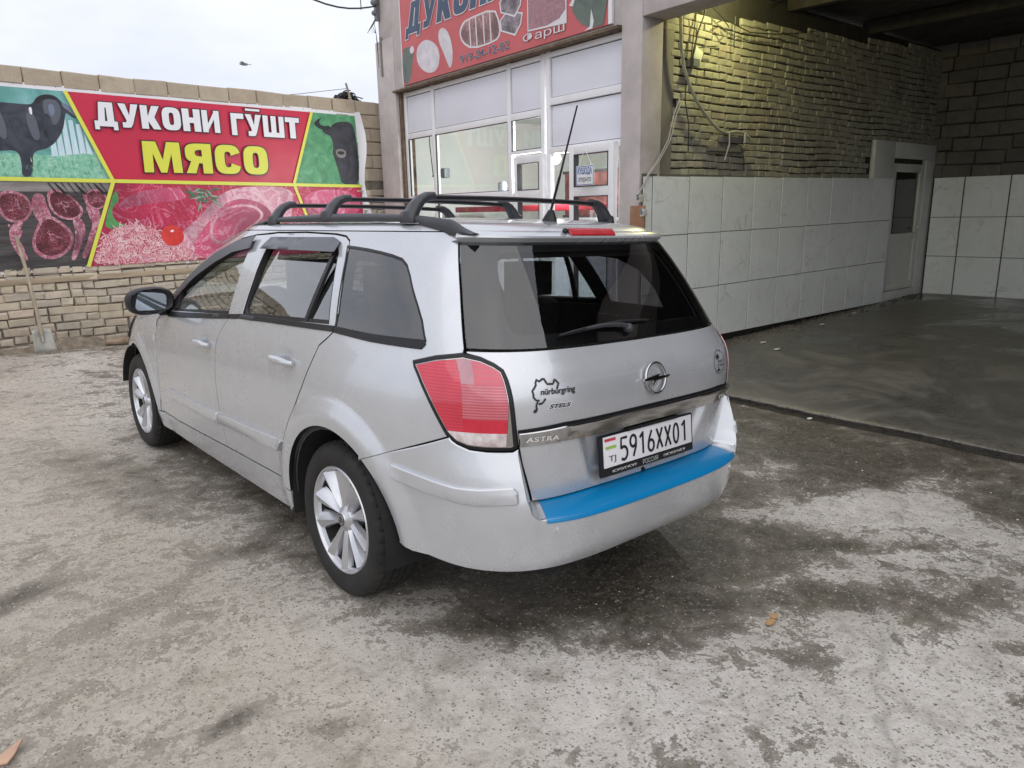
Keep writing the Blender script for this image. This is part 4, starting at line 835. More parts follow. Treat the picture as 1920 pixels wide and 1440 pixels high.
ps.text('lettering','919-24-12-82',-3.25,3.385,-2.20,3.478,S_navy,.018,S_wh,.006)
ps.text('lettering','Фарш',-1.93,3.37,-1.21,3.49,S_wh,.010,P_blk,.0)
# ================================================================ SMALL THINGS
# shovel
sv=empty('shovel',LW.at(-.0,0,.3)); lab(sv,'dusty square shovel leaning handle up against the banner wall','shovel')
M_handle=mat('worn_wood',(.33,.28,.21),.8,var=.3,vscale=3,stretch=(6,6,.6),bmp=.2,bscale=20); M_steel=mat('dusty_steel',(.36,.35,.32),.62,metal=.25,var=.25,vscale=7,bmp=.25,bscale=30)
sv.location=(-.66,7.42,.035); 
mb=MB(); mb.tube([(0,0,.20),(.0,.05,.50),(-.01,.14,.95),(-.025,.25,1.33)],[.019,.0195,.019,.0175],10); mb.build('handle',M_handle,sv,smooth=50)
mb=MB(); W_,H_=.225,.275; nx_,ny_=8,6; vs=[];fs=[]
for j in range(ny_+1):
    for i in range(nx_+1):
        a=i/nx_*2-1;b=j/ny_; x=a*W_/2*(1.0-.16*(1-b)*0+ .0*b)*(.86+.14*(1-b)); vs.append((x,-.02-.035*abs(a)**2+.05*b*.9+ (.01 if abs(a)<.15 else 0),.0+b*H_-(.02*abs(a)**4 if j==ny_ else 0)))
fs=[(j*(nx_+1)+i,j*(nx_+1)+i+1,(j+1)*(nx_+1)+i+1,(j+1)*(nx_+1)+i) for j in range(ny_) for i in range(nx_)]
mb.add(vs,fs); bl_=mb.build('blade',M_steel,sv,smooth=60); so_=bl_.modifiers.new('s','SOLIDIFY'); so_.thickness=.003
mb=MB(); mb.tube([(0,-.012,.12),(0,.012,.22),(0,.04,.36)],[.012,.021,.023],10); mb.build('socket',M_steel,sv,smooth=50)
sv.rotation_euler=(0,0,.12)
# log at the wall foot
lg=empty('log'); lab(lg,'half rotten log lying along the foot of the brick wall','log')
mb=MB(); pts=[LW.at(.62+i*.12,.0,.20+.02*math.sin(i)) for i in range(9)]; mb.tube([(p.x,p.y,zg(p.x,p.y)+.045+.01*math.sin(i*1.3)) for i,p in enumerate(pts)],[.03,.05,.055,.05,.058,.06,.055,.05,.02],10); mb.build('log_bark',mat('rotten_wood',(.23,.17,.12),.95,var=.5,vscale=10,bmp=.8,bscale=40),lg,smooth=60)
# bird
bd_=empty('bird',(2.2,11.2,6.05)); 
p_=along(457,120,16); bd_.location=p_; lab(bd_,'single grey bird gliding in the cloudy sky over the yard wall','bird')
mb=MB(); mb.sphere((0,0,0),(.035,.10,.035),10,8); mb.build('body',mat('feather_grey',(.30,.31,.32),.8),bd_,smooth=60)
mb=MB(); mb.add([(-.02,.04,.01),(-.02,-.04,.01),(-.13,-.03,.09),(-.24,-.08,.14),(-.13,.05,.09)],[(0,1,2,4),(2,3,4)]); mb.add([(.02,.04,.01),(.02,-.04,.01),(.10,-.05,-.02),(.18,-.10,-.07),(.10,.03,-.02)],[(4,2,1,0),(4,3,2)]); mb.build('wing',D.materials['feather_grey'],bd_)
mb=MB(); mb.add([(-.02,-.09,0),(.02,-.09,0),(.04,-.16,0),(-.04,-.16,0)],[(0,1,2,3)]); mb.build('tail',D.materials['feather_grey'],bd_)
bd_.rotation_euler=(.1,-.5,.9)
# bracket and overhead wire on the shop corner
M_wire=mat('black_wire',(.025,.025,.025),.6)
wb=empty('overhead_cable'); lab(wb,'black overhead cable running off to the left from the shop top corner','cable')
a_=SW.at(5.50,4.55,-.02); b_=along(640,-4,9.6); mb=MB(); d_=b_-a_; mb.tube([a_+d_*(i/8*2.2)+Vector((0,0,-.12*math.sin(i/8*math.pi))) for i in range(9)],.011,6); mb.build('cable_run',M_wire,wb,smooth=60)
mb=MB(); mb.tube([a_+d_*.50+Vector((0,0,-.10)),a_+d_*.50+Vector((0,0,.35))],.007,5); mb.build('cable_drop',M_wire,wb)
ins=empty('cable_bracket',tuple(SW.at(5.47,4.5,.02))); lab(ins,'dark cable bracket with insulator fixed to the top corner of the shop','bracket')
mb=MB(); mb.box((0,0,.0),(.05,.06,.34)); mb.sphere((-.03,0,.08),(.06,.06,.05),10,8); mb.sphere((-.02,.02,-.06),(.05,.05,.04),10,8); mb.build('bracket_body',M_grey,ins)
mb=MB(); 
for k in range(5): mb.tube([(0,0,-.1),(-.05-.02*k,.02*k,-.22-.03*k),(-.03,.0,-.34),(.0,.02,-.5-.08*k)],.004,5)
mb.build('loose_wire',M_wire,ins)
# tangle and post behind wall top
tg=empty('wire_heap',(4.10,8.35,3.12)); lab(tg,'dark heap of scrap wire behind the wall top beside the shop corner','wire heap')
mb=MB(); 
for k in range(26):
    r_=random.Random(k+40); a=r_.uniform(0,3.14); mb.tube([(.30*math.cos(a+i*.35)*r_.uniform(.75,1.1),.10*math.sin(i),.04+.22*abs(math.sin(a+i*.35))*r_.uniform(.6,1.15)) for i in range(6)],.009,5)
mb.build('wire_coil',M_wire,tg)
mb=MB(); mb.sphere((.05,.06,.06),(.26,.12,.14),12,8); mb.build('scrap_sack',mat('black_sack',(.02,.022,.024),.7),tg,smooth=60)
ps_=empty('leaning_stake',(3.98,8.15,3.15)); lab(ps_,'short grey stake leaning above the wall top in front of the wire heap','stake')
mb=MB(); mb.tube([(.06,0,-.3),(.06,0,0),(-.035,0,.34)],[.022,.022,.016],7); mb.build('stake_wood',M_handle,ps_)
mb=MB(); mb.tube([(-.06,-.0,.23),(.04,0,.24)],.008,5); mb.tube([(-.035,0,.26),(-.8,.1,.13),(-1.6,.2,.02)],.004,5); mb.build('stay_wire',M_wire,ps_)
# plywood patch, sockets, cables beside the shop pillar
M_ply=mat('brown_board',(.30,.155,.09),.75,var=.25,vscale=5,world=True)
pb=empty('brown_board'); lab(pb,'small brown board fixed low on the shop pillar beside the tiles','board')
mb=MB(); SW.box(mb,.02,.215,1.30,1.555,.0,.02); mb.build('board_panel',M_ply,pb,bevel=.003)
mb=MB(); 
for (u,z) in ((.19,1.53),(.04,1.53),(.19,1.33)): mb.sphere(SW.at(u,z,.022),.006,8,6)
mb.build('screw',M_steel,pb)
M_sock=mat('socket_plastic',(.50,.48,.44),.5,var=.2,vscale=20,world=True)
for k,(u,z,lb) in enumerate(((.07,1.625,'upper of two white cable sockets on the shop pillar edge'),(.02,1.485,'lower of two white cable sockets beside the brown board'))):
    s_=empty('cable_socket',tuple(SW.at(u,z,.03))); lab(s_,lb,'socket','cable sockets on the shop pillar')
    mb=MB(); mb.box((0,0,0),(.05,.06,.075),SW.R); mb.build('socket_body',M_sock,s_,bevel=.01)
    mb=MB(); mb.tube([SW.n*.024,SW.n*.034],.02,10); mb.tube([SW.n*.024+Vector((0,0,.02)),SW.n*.05+Vector((0,0,.035))],.008,8); mb.build('socket_face',M_grey,s_)
M_cab=mat('grey_cable',(.42,.40,.36),.6)
wc=empty('wall_cable'); lab(wc,'pair of pale cables hanging from the brick wall down to the pillar sockets','cable')
for off in (0,.045):
    mb=MB(); pts=[TW.at(u+off*(1-i/7),z,n_) for i,(u,z,n_) in enumerate(((-.25,2.62,.0),(-.36,2.46,.02),(-.48,2.20,.05),(-.64,2.0,.06),(-.79,1.86,.06),(-.87,1.74,.06),(-.90,1.66,.03)))]; mb.tube(pts,.006,6); mb.build('cable_strand',M_cab,wc,smooth=60)
# conduit hose, wire bundle and junction box on brick wall
M_hose=mat('old_hose',(.34,.34,.27),.7,var=.2,vscale=9,world=True)
hs=empty('hose'); lab(hs,'thick grey hose sagging down the lit brick wall to a rag tied bracket','hose')
H=[(-.315,3.50),(-.31,3.30),(-.295,3.10),(-.24,2.90),(-.12,2.72),(.0,2.59),(.13,2.49),(.27,2.40),(.42,2.33),(.54,2.31),(.70,2.335),(.86,2.33),(.95,2.29),(1.02,2.25)]
mb=MB(); mb.tube([TW.at(u,z,.03) for u,z in H],.017,8); mb.build('hose_run',M_hose,hs,smooth=60)
br=empty('wall_bracket'); lab(br,'dark bracket wrapped with pale rag on the brick wall under the hose','bracket')
mb=MB(); TW.box(mb,.50,.90,2.22,2.285,-.06,.01); TW.box(mb,.30,.95,2.12,2.17,-.06,.0); mb.build('bracket_bar',M_stuccodk,br,bevel=.008)
mb=MB(); mb.tube([TW.at(.56,2.33,.05),TW.at(.57,2.2,.05),TW.at(.54,2.03,.02)],.007,6); mb.build('rag_tail',M_sock,br); mb=MB(); mb.tube([TW.at(.86,2.33,.05),TW.at(.87,2.22,.04)],.012,6); mb.build('rag',M_sock,br)
jb=empty('junction_box',tuple(TW.at(-.01,3.05,.01))); lab(jb,'white square junction box hanging askew among wires on the lit brick wall','junction box')
mb=MB(); R_=TW.R@Matrix.Rotation(rad(22),3,'Y'); mb.box((0,0,0),(.13,.04,.12),R_); mb.build('box_lid',mat('box_white',(.62,.66,.55),.5),jb,bevel=.006)
mb=MB(); mb.box(tuple(TW.R@Vector((-.03,-.0,-.075))),(.10,.05,.07),TW.R); mb.build('box_shadow_gap',M_grey,jb)
wi=empty('wire_bundle'); lab(wi,'loose black wires strung across the top of the lit brick wall','wires')
for k,pts in enumerate(([(.10,3.62),(.07,3.45),(-.01,3.27),(-.07,3.10),(-.12,2.90)],[(-.05,3.6),(-.08,3.3),(-.11,3.0)],[(.12,3.56),(.30,3.50),(.42,3.45),(.60,3.415),(.91,3.38),(1.39,3.42),(1.95,3.50),(2.3,3.57)],[(.30,3.40),(.42,3.44),(.50,3.38),(.43,3.33),(.36,3.38)],[(.0,3.12),(.15,3.15),(.30,3.17)],[(-.17,2.9),(-.2,2.6),(-.12,2.35),(-.1,2.1)],[(.62,3.5),(.60,3.35),(.62,3.2)],[(.82,2.2),(.90,2.05),(.93,1.92)],[(1.2,3.72),(1.6,3.95)])):
    mb=MB(); mb.tube([TW.at(u,z,.02+.01*math.sin(i*2+k)) for i,(u,z) in enumerate(pts)],.006 if k!=0 else .009,6); mb.build('wire_strand',M_wire,wi,smooth=60)
# work lamp above the bricks
wl=empty('work_lamp',tuple(TW.at(.30,3.74,.42))); lab(wl,'bare lit bulb under the carport roof that brightens the brick wall','lamp')
mb=MB(); mb.sphere((0,0,0),.035,14,10); mb.build('bulb',emis('bulb_glow',(1,.93,.55),30),wl,smooth=60)
mb=MB(); mb.tube([(0,0,.03),(0,0,.09)],.02,10); mb.tube([(0,0,.09),(0,0,.24)],.004,6); mb.build('bulb_holder',M_grey,wl)
pl=D.lights.new('work_lamp_light','POINT'); pl.energy=46; pl.color=(1,.95,.42); pl.shadow_soft_size=.05; po=D.objects.new('work_lamp_light',pl); COL.objects.link(po); po.parent=wl; po.location=(0,0,-.045)
# debris: leaves, wood chip, pebbles
def scrap(name,label,cat,loc,pts,m,group=None,lift=.012,th=.006):
    o=empty(name,(loc[0],loc[1],zyard(*loc) if loc[0]<3.33 else zg(*loc))); lab(o,label,cat,group)
    mb=MB(); mb.prism(pts,th,Matrix.Translation((0,0,lift))@Matrix.Rotation(.06,4,'X')); mb.build(cat.replace(' ','_')+'_piece',m,o,bevel=.001); return o
M_chip=mat('fresh_chip',(.50,.32,.22),.7,var=.15,vscale=12); M_leaf=mat('dry_leaf',(.42,.26,.12),.7,var=.3,vscale=20)
scrap('wood_chip','splintered orange wood chip on the concrete at the near left','wood chip',(-2.005,-.235),[(-.028,-.025),(-.005,-.035),(.015,-.01),(.042,.04),(.034,.044),(.008,.024),(-.016,.012)],M_chip)
# ================================================================ CAR SURFACE
def lerp_tab(t,x):
    if x<=t[0][0]: return t[0][1]
    for i in range(len(t)-1):
        if x<=t[i+1][0]:
            x0,y0=t[i];x1,y1=t[i+1]
            m0=(y1-t[i-1][1])/(x1-t[i-1][0]) if i>0 else (y1-y0)/(x1-x0)
            m1=(t[i+2][1]-y0)/(t[i+2][0]-x0) if i+2<len(t) else (y1-y0)/(x1-x0)
            h=x1-x0;u=(x-x0)/h
            return (2*u**3-3*u*u+1)*y0+(u**3-2*u*u+u)*h*m0+(3*u*u-2*u**3)*y1+(u**3-u*u)*h*m1
    return t[-1][1]
YC=.9
TA=[(.15,.80),(.25,.832),(.35,.852),(.55,.870),(.72,.876),(.86,.866),(.95,.848),(1.02,.825),(1.10,.795),(1.2,.752),(1.3,.702),(1.38,.655),(1.44,.61)]
TR=[(.15,-.78),(.30,-.80),(.50,-.82),(.60,-.84),(.75,-.858),(.88,-.866),(.96,-.850),(1.02,-.810),(1.10,-.755),(1.25,-.655),(1.38,-.560),(1.44,-.51)]
TF=[(.15,3.50),(.3,3.57),(.5,3.59),(.7,3.55),(.82,3.42),(.90,3.2),(.97,2.80),(1.03,2.62),(1.2,2.30),(1.3,2.05),(1.44,1.62)]
TN=[(.15,4.6),(.8,4.6),(1.0,4.9),(1.2,5.3),(1.44,5.8)]
TNF=[(.15,4.6),(.8,4.6),(1.0,4.2),(1.44,4.0)]
def sp(v,e): return math.copysign(abs(v)**e,v)
def Pphi(phi,z):
    a=lerp_tab(TA,z); yr=lerp_tab(TR,z); yf=lerp_tab(TF,z)
    c,s=math.cos(phi),math.sin(phi); n=lerp_tab(TN,z) if s>=0 else lerp_tab(TNF,z)
    x=-a*sp(c,2/n); y=YC-(YC-yr)*sp(s,2/n) if s>=0 else YC-(yf-YC)*sp(s,2/n)
    return x,y,z
_N=1600;_ph=[];_ss=[]
def _bt():
    L_=0;last=None
    for i in range(_N+1):
        ph=math.pi/2-math.pi*i/_N
        # reference contour uses the exponents of the original fit at z=.75
        p=Pphi(ph,.75)
        if last: L_+=math.hypot(p[0]-last[0],p[1]-last[1])
        last=p;_ph.append(ph);_ss.append(L_)
_bt(); SMAX=_ss[-1]
def s2phi(s):
    a=min(abs(s),SMAX-1e-9); i=min(max(bisect.bisect_right(_ss,a)-1,0),_N-1); d=_ss[i+1]-_ss[i]
    return _ph[i]+(_ph[i+1]-_ph[i])*((a-_ss[i])/d if d>0 else 0)
def P(s,z):
    x,y,z=Pphi(s2phi(s),z); return ((-x if s<0 else x),y,z)
def Sy(y,z):
    """arc parameter of the left side point at length position y"""
    if y<YC:
        yr=lerp_tab(TR,z); n=lerp_tab(TN,z); q=min(1,(YC-y)/(YC-yr)); ph=math.asin(min(1,q**(n/2)))
    else:
        yf=lerp_tab(TF,z); n=lerp_tab(TNF,z); q=min(1,(y-YC)/(yf-YC)); ph=-math.asin(min(1,q**(n/2)))
    f=(math.pi/2-ph)/math.pi*_N; i=min(int(f),_N-1); return _ss[i]+(_ss[i+1]-_ss[i])*(f-i)
TRB=[(.15,-.78),(.22,-.80),(.28,-.835),(.32,-.882),(.36,-.902),(.42,-.914),(.50,-.925),(.56,-.925),(.60,-.915),(.66,-.90),(.745,-.872),(.85,-.866)]
TAB=[(.15,.80),(.22,.82),(.30,.855),(.40,.872),(.50,.882),(.60,.886),(.72,.882),(.86,.867)]
def PB(s,z):
    x0,y0,_=P(s,z); a=abs(s); w_=1-min(max((a-.80)/.35,0),1); w_=w_*w_*(3-2*w_)
    ph=s2phi(a); A=lerp_tab(TAB,z);Y=lerp_tab(TRB,z);n=4.75-.0*z
    if a>1.6: return x0,y0,z
    x=-A*sp(math.cos(ph),2/n); y=YC-(YC-Y)*sp(max(math.sin(ph),0),2/n)
    if s<0: x=-x
    return x0+(x-x0)*w_,y0+(y-y0)*w_,z
def sstep(a,b,x):
    t=min(max((x-a)/(b-a),0),1); return t*t*(3-2*t)
def disp(x,y,z,s):
    d=0
    if z<.95:
        r=math.hypot(y,z-.315); 
        if r<.53: d+=.022*min(max((.506-r)/.066,0),1)**.8*(1-.22*sstep(.425,.385,r))
        r=math.hypot(y-2.703,z-.315)
        if r<.53: d+=.018*min(max((.482-r)/.055,0),1)**.8*(1-.22*sstep(.42,.385,r))
        if x*x>.5:   # dished grips behind the door handles
            d-=.012*math.exp(-((y-.40)**2/.0035+(z-.905)**2/.0016)); d-=.012*math.exp(-((y-1.34)**2/.0035+(z-.868)**2/.0016))
    if abs(s)<.45 and z<.76 and z>.5:   # number plate recess
        e=.36-(.745-z)*.45; d-=.028*sstep(e+.022,e-.034,abs(s))*sstep(.560,.600,z)
    return d
def surf(S,s,z,off=0,dp=True):
    """point and outward normal of a surface with the body reliefs"""
    h=.004
    def q(s_,z_):
        return Vector(S(s_,z_))
    p=q(s,z); a=q(s+h,z)-q(s-h,z); b=q(s,z+h)-q(s,z-h); n=b.cross(a)
    if n.length<1e-12: n=Vector((0,-1,0))
    n.normalize(); d=off
    if dp: d+=disp(p.x,p.y,p.z,s)
    return p+n*d,n
def inpoly(x,y,poly):
    c=False; j=len(poly)-1
    for i in range(len(poly)):
        xi,yi=poly[i];xj,yj=poly[j]
        if (yi>y)!=(yj>y) and x<(xj-xi)*(y-yi)/(yj-yi)+xi: c=not c
        j=i
    return c
def densify(poly,st):
    out=[]
    for i in range(len(poly)):
        a=poly[i];b=poly[(i+1)%len(poly)]; l_=math.hypot(b[0]-a[0],b[1]-a[1]); n=max(1,int(math.ceil(l_/st)))
        for k in range(n): out.append((a[0]+(b[0]-a[0])*k/n,a[1]+(b[1]-a[1])*k/n))
    return out
def area2(p): return sum(p[i][0]*p[(i+1)%len(p)][1]-p[(i+1)%len(p)][0]*p[i][1] for i in range(len(p)))
def inset(poly,d):
    """move outline inwards by d"""
    n=len(poly); sg=1 if area2(poly)>0 else -1; out=[]
    for i in range(n):
        a=poly[i-1];b=poly[i];c=poly[(i+1)%n]
        e1=(b[0]-a[0],b[1]-a[1]);e2=(c[0]-b[0],c[1]-b[1]); l1=math.hypot(*e1) or 1e-9;l2=math.hypot(*e2) or 1e-9
        n1=(-e1[1]/l1*sg,e1[0]/l1*sg);n2=(-e2[1]/l2*sg,e2[0]/l2*sg); m=(n1[0]+n2[0],n1[1]+n2[1]); L_=m[0]**2+m[1]**2
        k=2/max(L_,.8) if L_>1e-6 else 1
        out.append((b[0]+m[0]*d*k,b[1]+m[1]*d*k))
    return out
def smoothp(poly,it=1,keep=None):
    for _ in range(it):
        q=[]
        for i in range(len(poly)):
            a=poly[i];b=poly[(i+1)%len(poly)]; q+=[(a[0]*.75+b[0]*.25,a[1]*.75+b[1]*.25),(a[0]*.25+b[0]*.75,a[1]*.25+b[1]*.75)]
        poly=q
    return poly
def rnd(poly,r,n=3):
    """round the corners of an outline"""
    out=[]
    for i in range(len(poly)):
        a=poly[i-1];b=poly[i];c=poly[(i+1)%len(poly)]
        l1=math.hypot(a[0]-b[0],a[1]-b[1]);l2=math.hypot(c[0]-b[0],c[1]-b[1]); k=min(r,l1*.45,l2*.45)
        p=(b[0]+(a[0]-b[0])/l1*k,b[1]+(a[1]-b[1])/l1*k);q=(b[0]+(c[0]-b[0])/l2*k,b[1]+(c[1]-b[1])/l2*k)
        for t in [j/n for j in range(n+1)]: out.append(((1-t)**2*p[0]+2*t*(1-t)*b[0]+t*t*q[0],(1-t)**2*p[1]+2*t*(1-t)*b[1]+t*t*q[1]))
    return out
mir=lambda pl:[(-s,z) for s,z in reversed(pl)]
def segdist(px,py,poly):
    m=9
    for i in range(len(poly)):
        ax,ay=poly[i];bx,by=poly[(i+1)%len(poly)]; 
        if min(ax,bx)-.06>px or max(ax,bx)+.06<px or min(ay,by)-.06>py or max(ay,by)+.06<py: continue
        dx,dy=bx-ax,by-ay; L_=dx*dx+dy*dy or 1e-12; t=min(max(((px-ax)*dx+(py-ay)*dy)/L_,0),1); m=min(m,math.hypot(px-ax-t*dx,py-ay-t*dy))
    return m
def panel(name,poly,S,m,parent,holes=(),res=.04,gap=.0042,off=0,th=.018,dp=True,extra=(),bev=.0012,ang=27,offf=None,holegap=0,rd=True):
    poly=inset(densify(poly,res*.8),gap); holes=[inset(densify(h_,res*.8),-holegap if holegap else -.0005) for h_ in holes]
    loops=[poly]+holes; vs=[];es=[]; ranges=[]
    for lp in loops:
        b=len(vs); vs+=[Vector(p) for p in lp]; es+=[(b+i,b+(i+1)%len(lp)) for i in range(len(lp))]; ranges.append((b,len(lp)))
    x0=min(p[0] for p in poly);x1=max(p[0] for p in poly);y0=min(p[1] for p in poly);y1=max(p[1] for p in poly)
    cand=[]; y=y0+res*.5;row=0
    while y<y1:
        x=x0+(res*.5 if row%2 else 0)
        while x<x1: cand.append((x,y)); x+=res
        y+=res*.87;row+=1
    for e_ in extra: cand.append(e_)
    for (x,y) in cand:
        if inpoly(x,y,poly) and not any(inpoly(x,y,h_) for h_ in holes) and all(segdist(x,y,l_)>res*.3 for l_ in loops): vs.append(Vector((x,y)))
    ov,oe,of,ovv,_,_=geometry.delaunay_2d_cdt(vs,es,[],0,1e-7,True)
    tris=[]
    for f in of:
        cx=sum(ov[i].x for i in f)/len(f);cy=sum(ov[i].y for i in f)/len(f)
        if inpoly(cx,cy,poly) and not any(inpoly(cx,cy,h_) for h_ in holes): tris.append(tuple(f))
    of_=(lambda s,z:off) if offf is None else offf
    V=[];
    for v in ov: V.append(surf(S,v.x,v.y,of_(v.x,v.y),dp)[0])
    idx={}
    for i,l_ in enumerate(ovv):
        for k in l_: idx[k]=i
    F=[tuple(reversed(t)) for t in tris]; dark=[]
    for (b,n),lp,outer in zip(ranges,loops,[1]+[0]*len(holes)):
        ring1=inset(lp,-bev if outer else bev); base=len(V)
        for (s,z) in ring1: V.append(surf(S,s,z,of_(s,z)-bev,dp)[0])
        for (s,z) in ring1: V.append(surf(S,s,z,of_(s,z)-max(th,bev*1.5),dp)[0])
        ccw=(area2(lp)>0)==bool(outer)
        rim0=len(F)
        for i in range(n):
            j=(i+1)%n; a,c=idx[b+i],idx[b+j]
            q1=(a,c,base+j,base+i);q2=(base+i,base+j,base+n+j,base+n+i)
            if not ccw: q1=tuple(reversed(q1));q2=tuple(reversed(q2))
            F+= [q1,q2]; dark+=[len(F)-1]
    me=D.meshes.new(name); me.from_pydata([tuple(v) for v in V],[],F); o=link(name,me,parent,[m,M_blackpl] if th>.01 and rd else m)
    if th>.01 and rd:
        for i in dark: me.polygons[i].material_index=1
    me.validate(); finish(me,ang); return o
def yz(l): return [(Sy(y,z),z) for y,z in l]
def arc(cy,cz,r,a0,a1,n):
    return [(cy+r*math.cos(rad(a0+(a1-a0)*i/n)),cz+r*math.sin(rad(a0+(a1-a0)*i/n))) for i in range(n+1)]
def arcpts(cy,lo=35,hi=178):
    out=[]
    rs=(.397,.411,.425,.440,.455,.470,.485,.497,.506,.516) if cy<1 else (.397,.411,.427,.442,.457,.471,.482,.492,.505)
    for ri,r in enumerate(rs):
        for a in range(-15,106):
            aa=a*2+(ri%2); y=cy+r*math.cos(rad(aa)); z=.315+r*math.sin(rad(aa))
            if z>.2 and z<.93 and y<3.35: out.append((Sy(y,z),z))
    return out
# ---------------------------------------------------------------- car materials
def paint():
    m,t,p,o=newmat('silver_paint'); v=objco(t)
    n=noisef(t,v,9,2,.6); d=noisef(t,v,3,6,.65)
    c=ramp(t,n,[(.35,(.525,.54,.57)),(.65,(.545,.56,.59))]); t.links.new(mixc(t,ramp(t,d,[(.5,0),(.85,.22)]),c,(.40,.385,.37)),p.inputs['Base Color'])
    p.inputs['Metallic'].default_value=.42; t.links.new(ramp(t,d,[(.3,.24),(.7,.30)]),p.inputs['Roughness']); p.inputs['Coat Weight'].default_value=.8; p.inputs['Coat Roughness'].default_value=.02
    return m
M_paint=paint()
M_blackpl=mat('black_plastic',(.014,.014,.016),.38,var=.2,vscale=20,spec=.3); M_rubber=mat('tyre_rubber',(.013,.0125,.012),.75,var=.3,vscale=9,bmp=.15,bscale=60)
M_grille=mat('grille_black',(.02,.02,.022),.5); M_rail=mat('rail_grey',(.034,.035,.041),.38,var=.1,vscale=15); M_chrome=mat('chrome',(.50,.50,.50),.10,metal=1); M_alloy=mat('alloy_silver',(.56,.57,.60),.30,metal=.75,coat=.3,var=.06,vscale=20)
M_under=mat('underbody',(.012,.012,.012),.9); M_trim=mat('interior_trim',(.05,.05,.053),.8,var=.2,vscale=5); M_seat=mat('seat_cloth',(.06,.062,.068),.9,var=.2,vscale=30); M_brake=mat('brake_disc',(.20,.19,.18),.45,metal=.8)
M_wglass=glassmat('side_glass',(.84,.90,.89),.24); M_priv=glassmat('tinted_glass',(.26,.26,.28),.15); M_rglass=glassmat('rear_glass',(.50,.52,.53),.085)
def lensmat(name,c1,c2,lines=0,rough=.12):
    m,t,p,o=newmat(name); v=objco(t)
    s=N(t,'ShaderNodeSeparateXYZ'); t.links.new(v,s.inputs[0])
    if lines:
        f=math_(t,'FRACT',math_(t,'MULTIPLY',s.outputs[2],lines)); c=ramp(t,f,[(.0,c1),(.3,c1),(.6,c2),(.85,c2),(1.0,c1)]); c=mixc(t,ramp(t,noisef(t,v,14,4,.6),[(.4,0),(.7,.35)]),c,tuple(x*.7 for x in c1))
    else: c=ramp(t,noisef(t,v,22,4,.6),[(.35,c1),(.7,c2)])
    t.links.new(c,p.inputs['Base Color']); p.inputs['Roughness'].default_value=rough; p.inputs['Coat Weight'].default_value=.8; p.inputs['Coat Roughness'].default_value=.02; return m
M_lred=lensmat('lens_red',(.50,.022,.05),(.58,.04,.07),95); M_lred2=lensmat('lens_red_plain',(.50,.012,.035),(.58,.02,.05)); M_lstripe=lensmat('lens_striped',(.46,.07,.10),(.58,.17,.20),110); M_lgrey=lensmat('lens_smoky',(.34,.17,.20),(.44,.20,.24)); M_lclear=lensmat('lens_clear',(.42,.33,.33),(.75,.70,.70)); M_lpink=lensmat('lens_pink',(.50,.08,.12),(.56,.06,.10),60)
M_bluef=mat('blue_film',(.0,.185,.43),.36,coat=.2,var=.04,vscale=5)
M_badge=mat('badge_silver',(.75,.75,.74),.3,metal=.3)
M_mirror=mat('mirror_glass',(.33,.37,.42),.03,metal=1)
# ---------------------------------------------------------------- car root
car=empty('silver_estate_car'); car.matrix_world=Matrix(((.9994,0,.0346,0),(0,1,.002,0),(-.0346,-.002,.9994,.004),(0,0,0,1)))
lab(car,'silver estate car with roof bars and a blue strip on its rear bumper','car')
CP=dict(parent=car)
# outlines ----------------------------------------------------------
taill=[(1.016,1.009),(.907,1.033),(.794,1.047),(.728,1.037),(.683,1.019),(.657,1.001),(.650,.972),(.640,.917),(.626,.829),(.612,.749),(.629,.739),(.716,.739),(.776,.743),(.821,.757),(.856,.784),(.921,.868),(.976,.939),(1.012,.992)]
topdoor=[(1.33,1.395),(1.15,1.415),(.97,1.425),(.626,1.431),(.334,1.425),(.244,1.417),(.193,1.399),(.172,1.376),(.141,1.321),(.095,1.225),(.054,1.129),(.043,1.065),(.085,1.03),(.129,1.0),(.153,.942),(.218,.826),(.286,.726),(.340,.640),(.386,.570),(.43,.491),(.498,.379)]
apil=[(2.16,.955),(2.18,1.0),(2.10,1.075),(1.95,1.165),(1.75,1.255),(1.55,1.33)]
wsc=[(1.40,1.436),(1.62,1.365),(1.83,1.295),(2.03,1.205),(2.20,1.10),(2.34,1.0),(2.38,.965)]
bmid=[(1.149,.355),(1.160,.43),(1.174,.50),(1.177,.60),(1.177,.70),(1.175,.79),(1.173,.86),(1.160,.915),(1.12,.97),(1.065,1.03),(1.04,1.15),(1.015,1.28),(.99,1.422)]
wheel_open=lambda cy,a0,a1,n=22:arc(cy,.315,.385,a0,a1,n)
qg=[(.205,1.372),(.10,1.371),(.018,1.366),(-.06,1.360),(-.146,1.350),(-.20,1.338),(-.235,1.318),(-.27,1.27),(-.331,1.185),(-.385,1.12),(-.43,1.075),(-.425,1.062),(-.3,1.064),(-.1,1.067),(.06,1.068),(.075,1.10),(.13,1.22),(.175,1.33)]
qg=[(.184,1.378),(.10,1.374),(.018,1.369),(-.07,1.361),(-.146,1.352),(-.212,1.340),(-.252,1.320),(-.290,1.285),(-.331,1.240),(-.385,1.185),(-.425,1.140),(-.455,1.095),(-.468,1.078),(-.460,1.066),(-.3,1.066),(-.1,1.067),(.045,1.070),(.052,1.10),(.10,1.215),(.150,1.325)]
side=[(1.254,.620),(.85,.774),(.856,.784),(.921,.868),(.976,.939),(1.012,.992),(1.016,1.009),(.907,1.033),(.794,1.047),(.786,1.062),(.784,1.15),(.783,1.246),(.786,1.378),(.790,1.44)]
for y in (-.3,-.1,.1,.3,.5,.7,.9,1.1,1.25): side.append((Sy(y,1.44),1.44))
side+=yz(wsc)+yz([(2.16,.955)][:0]+apil)+yz(topdoor)+yz([(.50,.36)])
side+=yz([(.46,.345),(.385,.335)]+wheel_open(0,3,123,26))
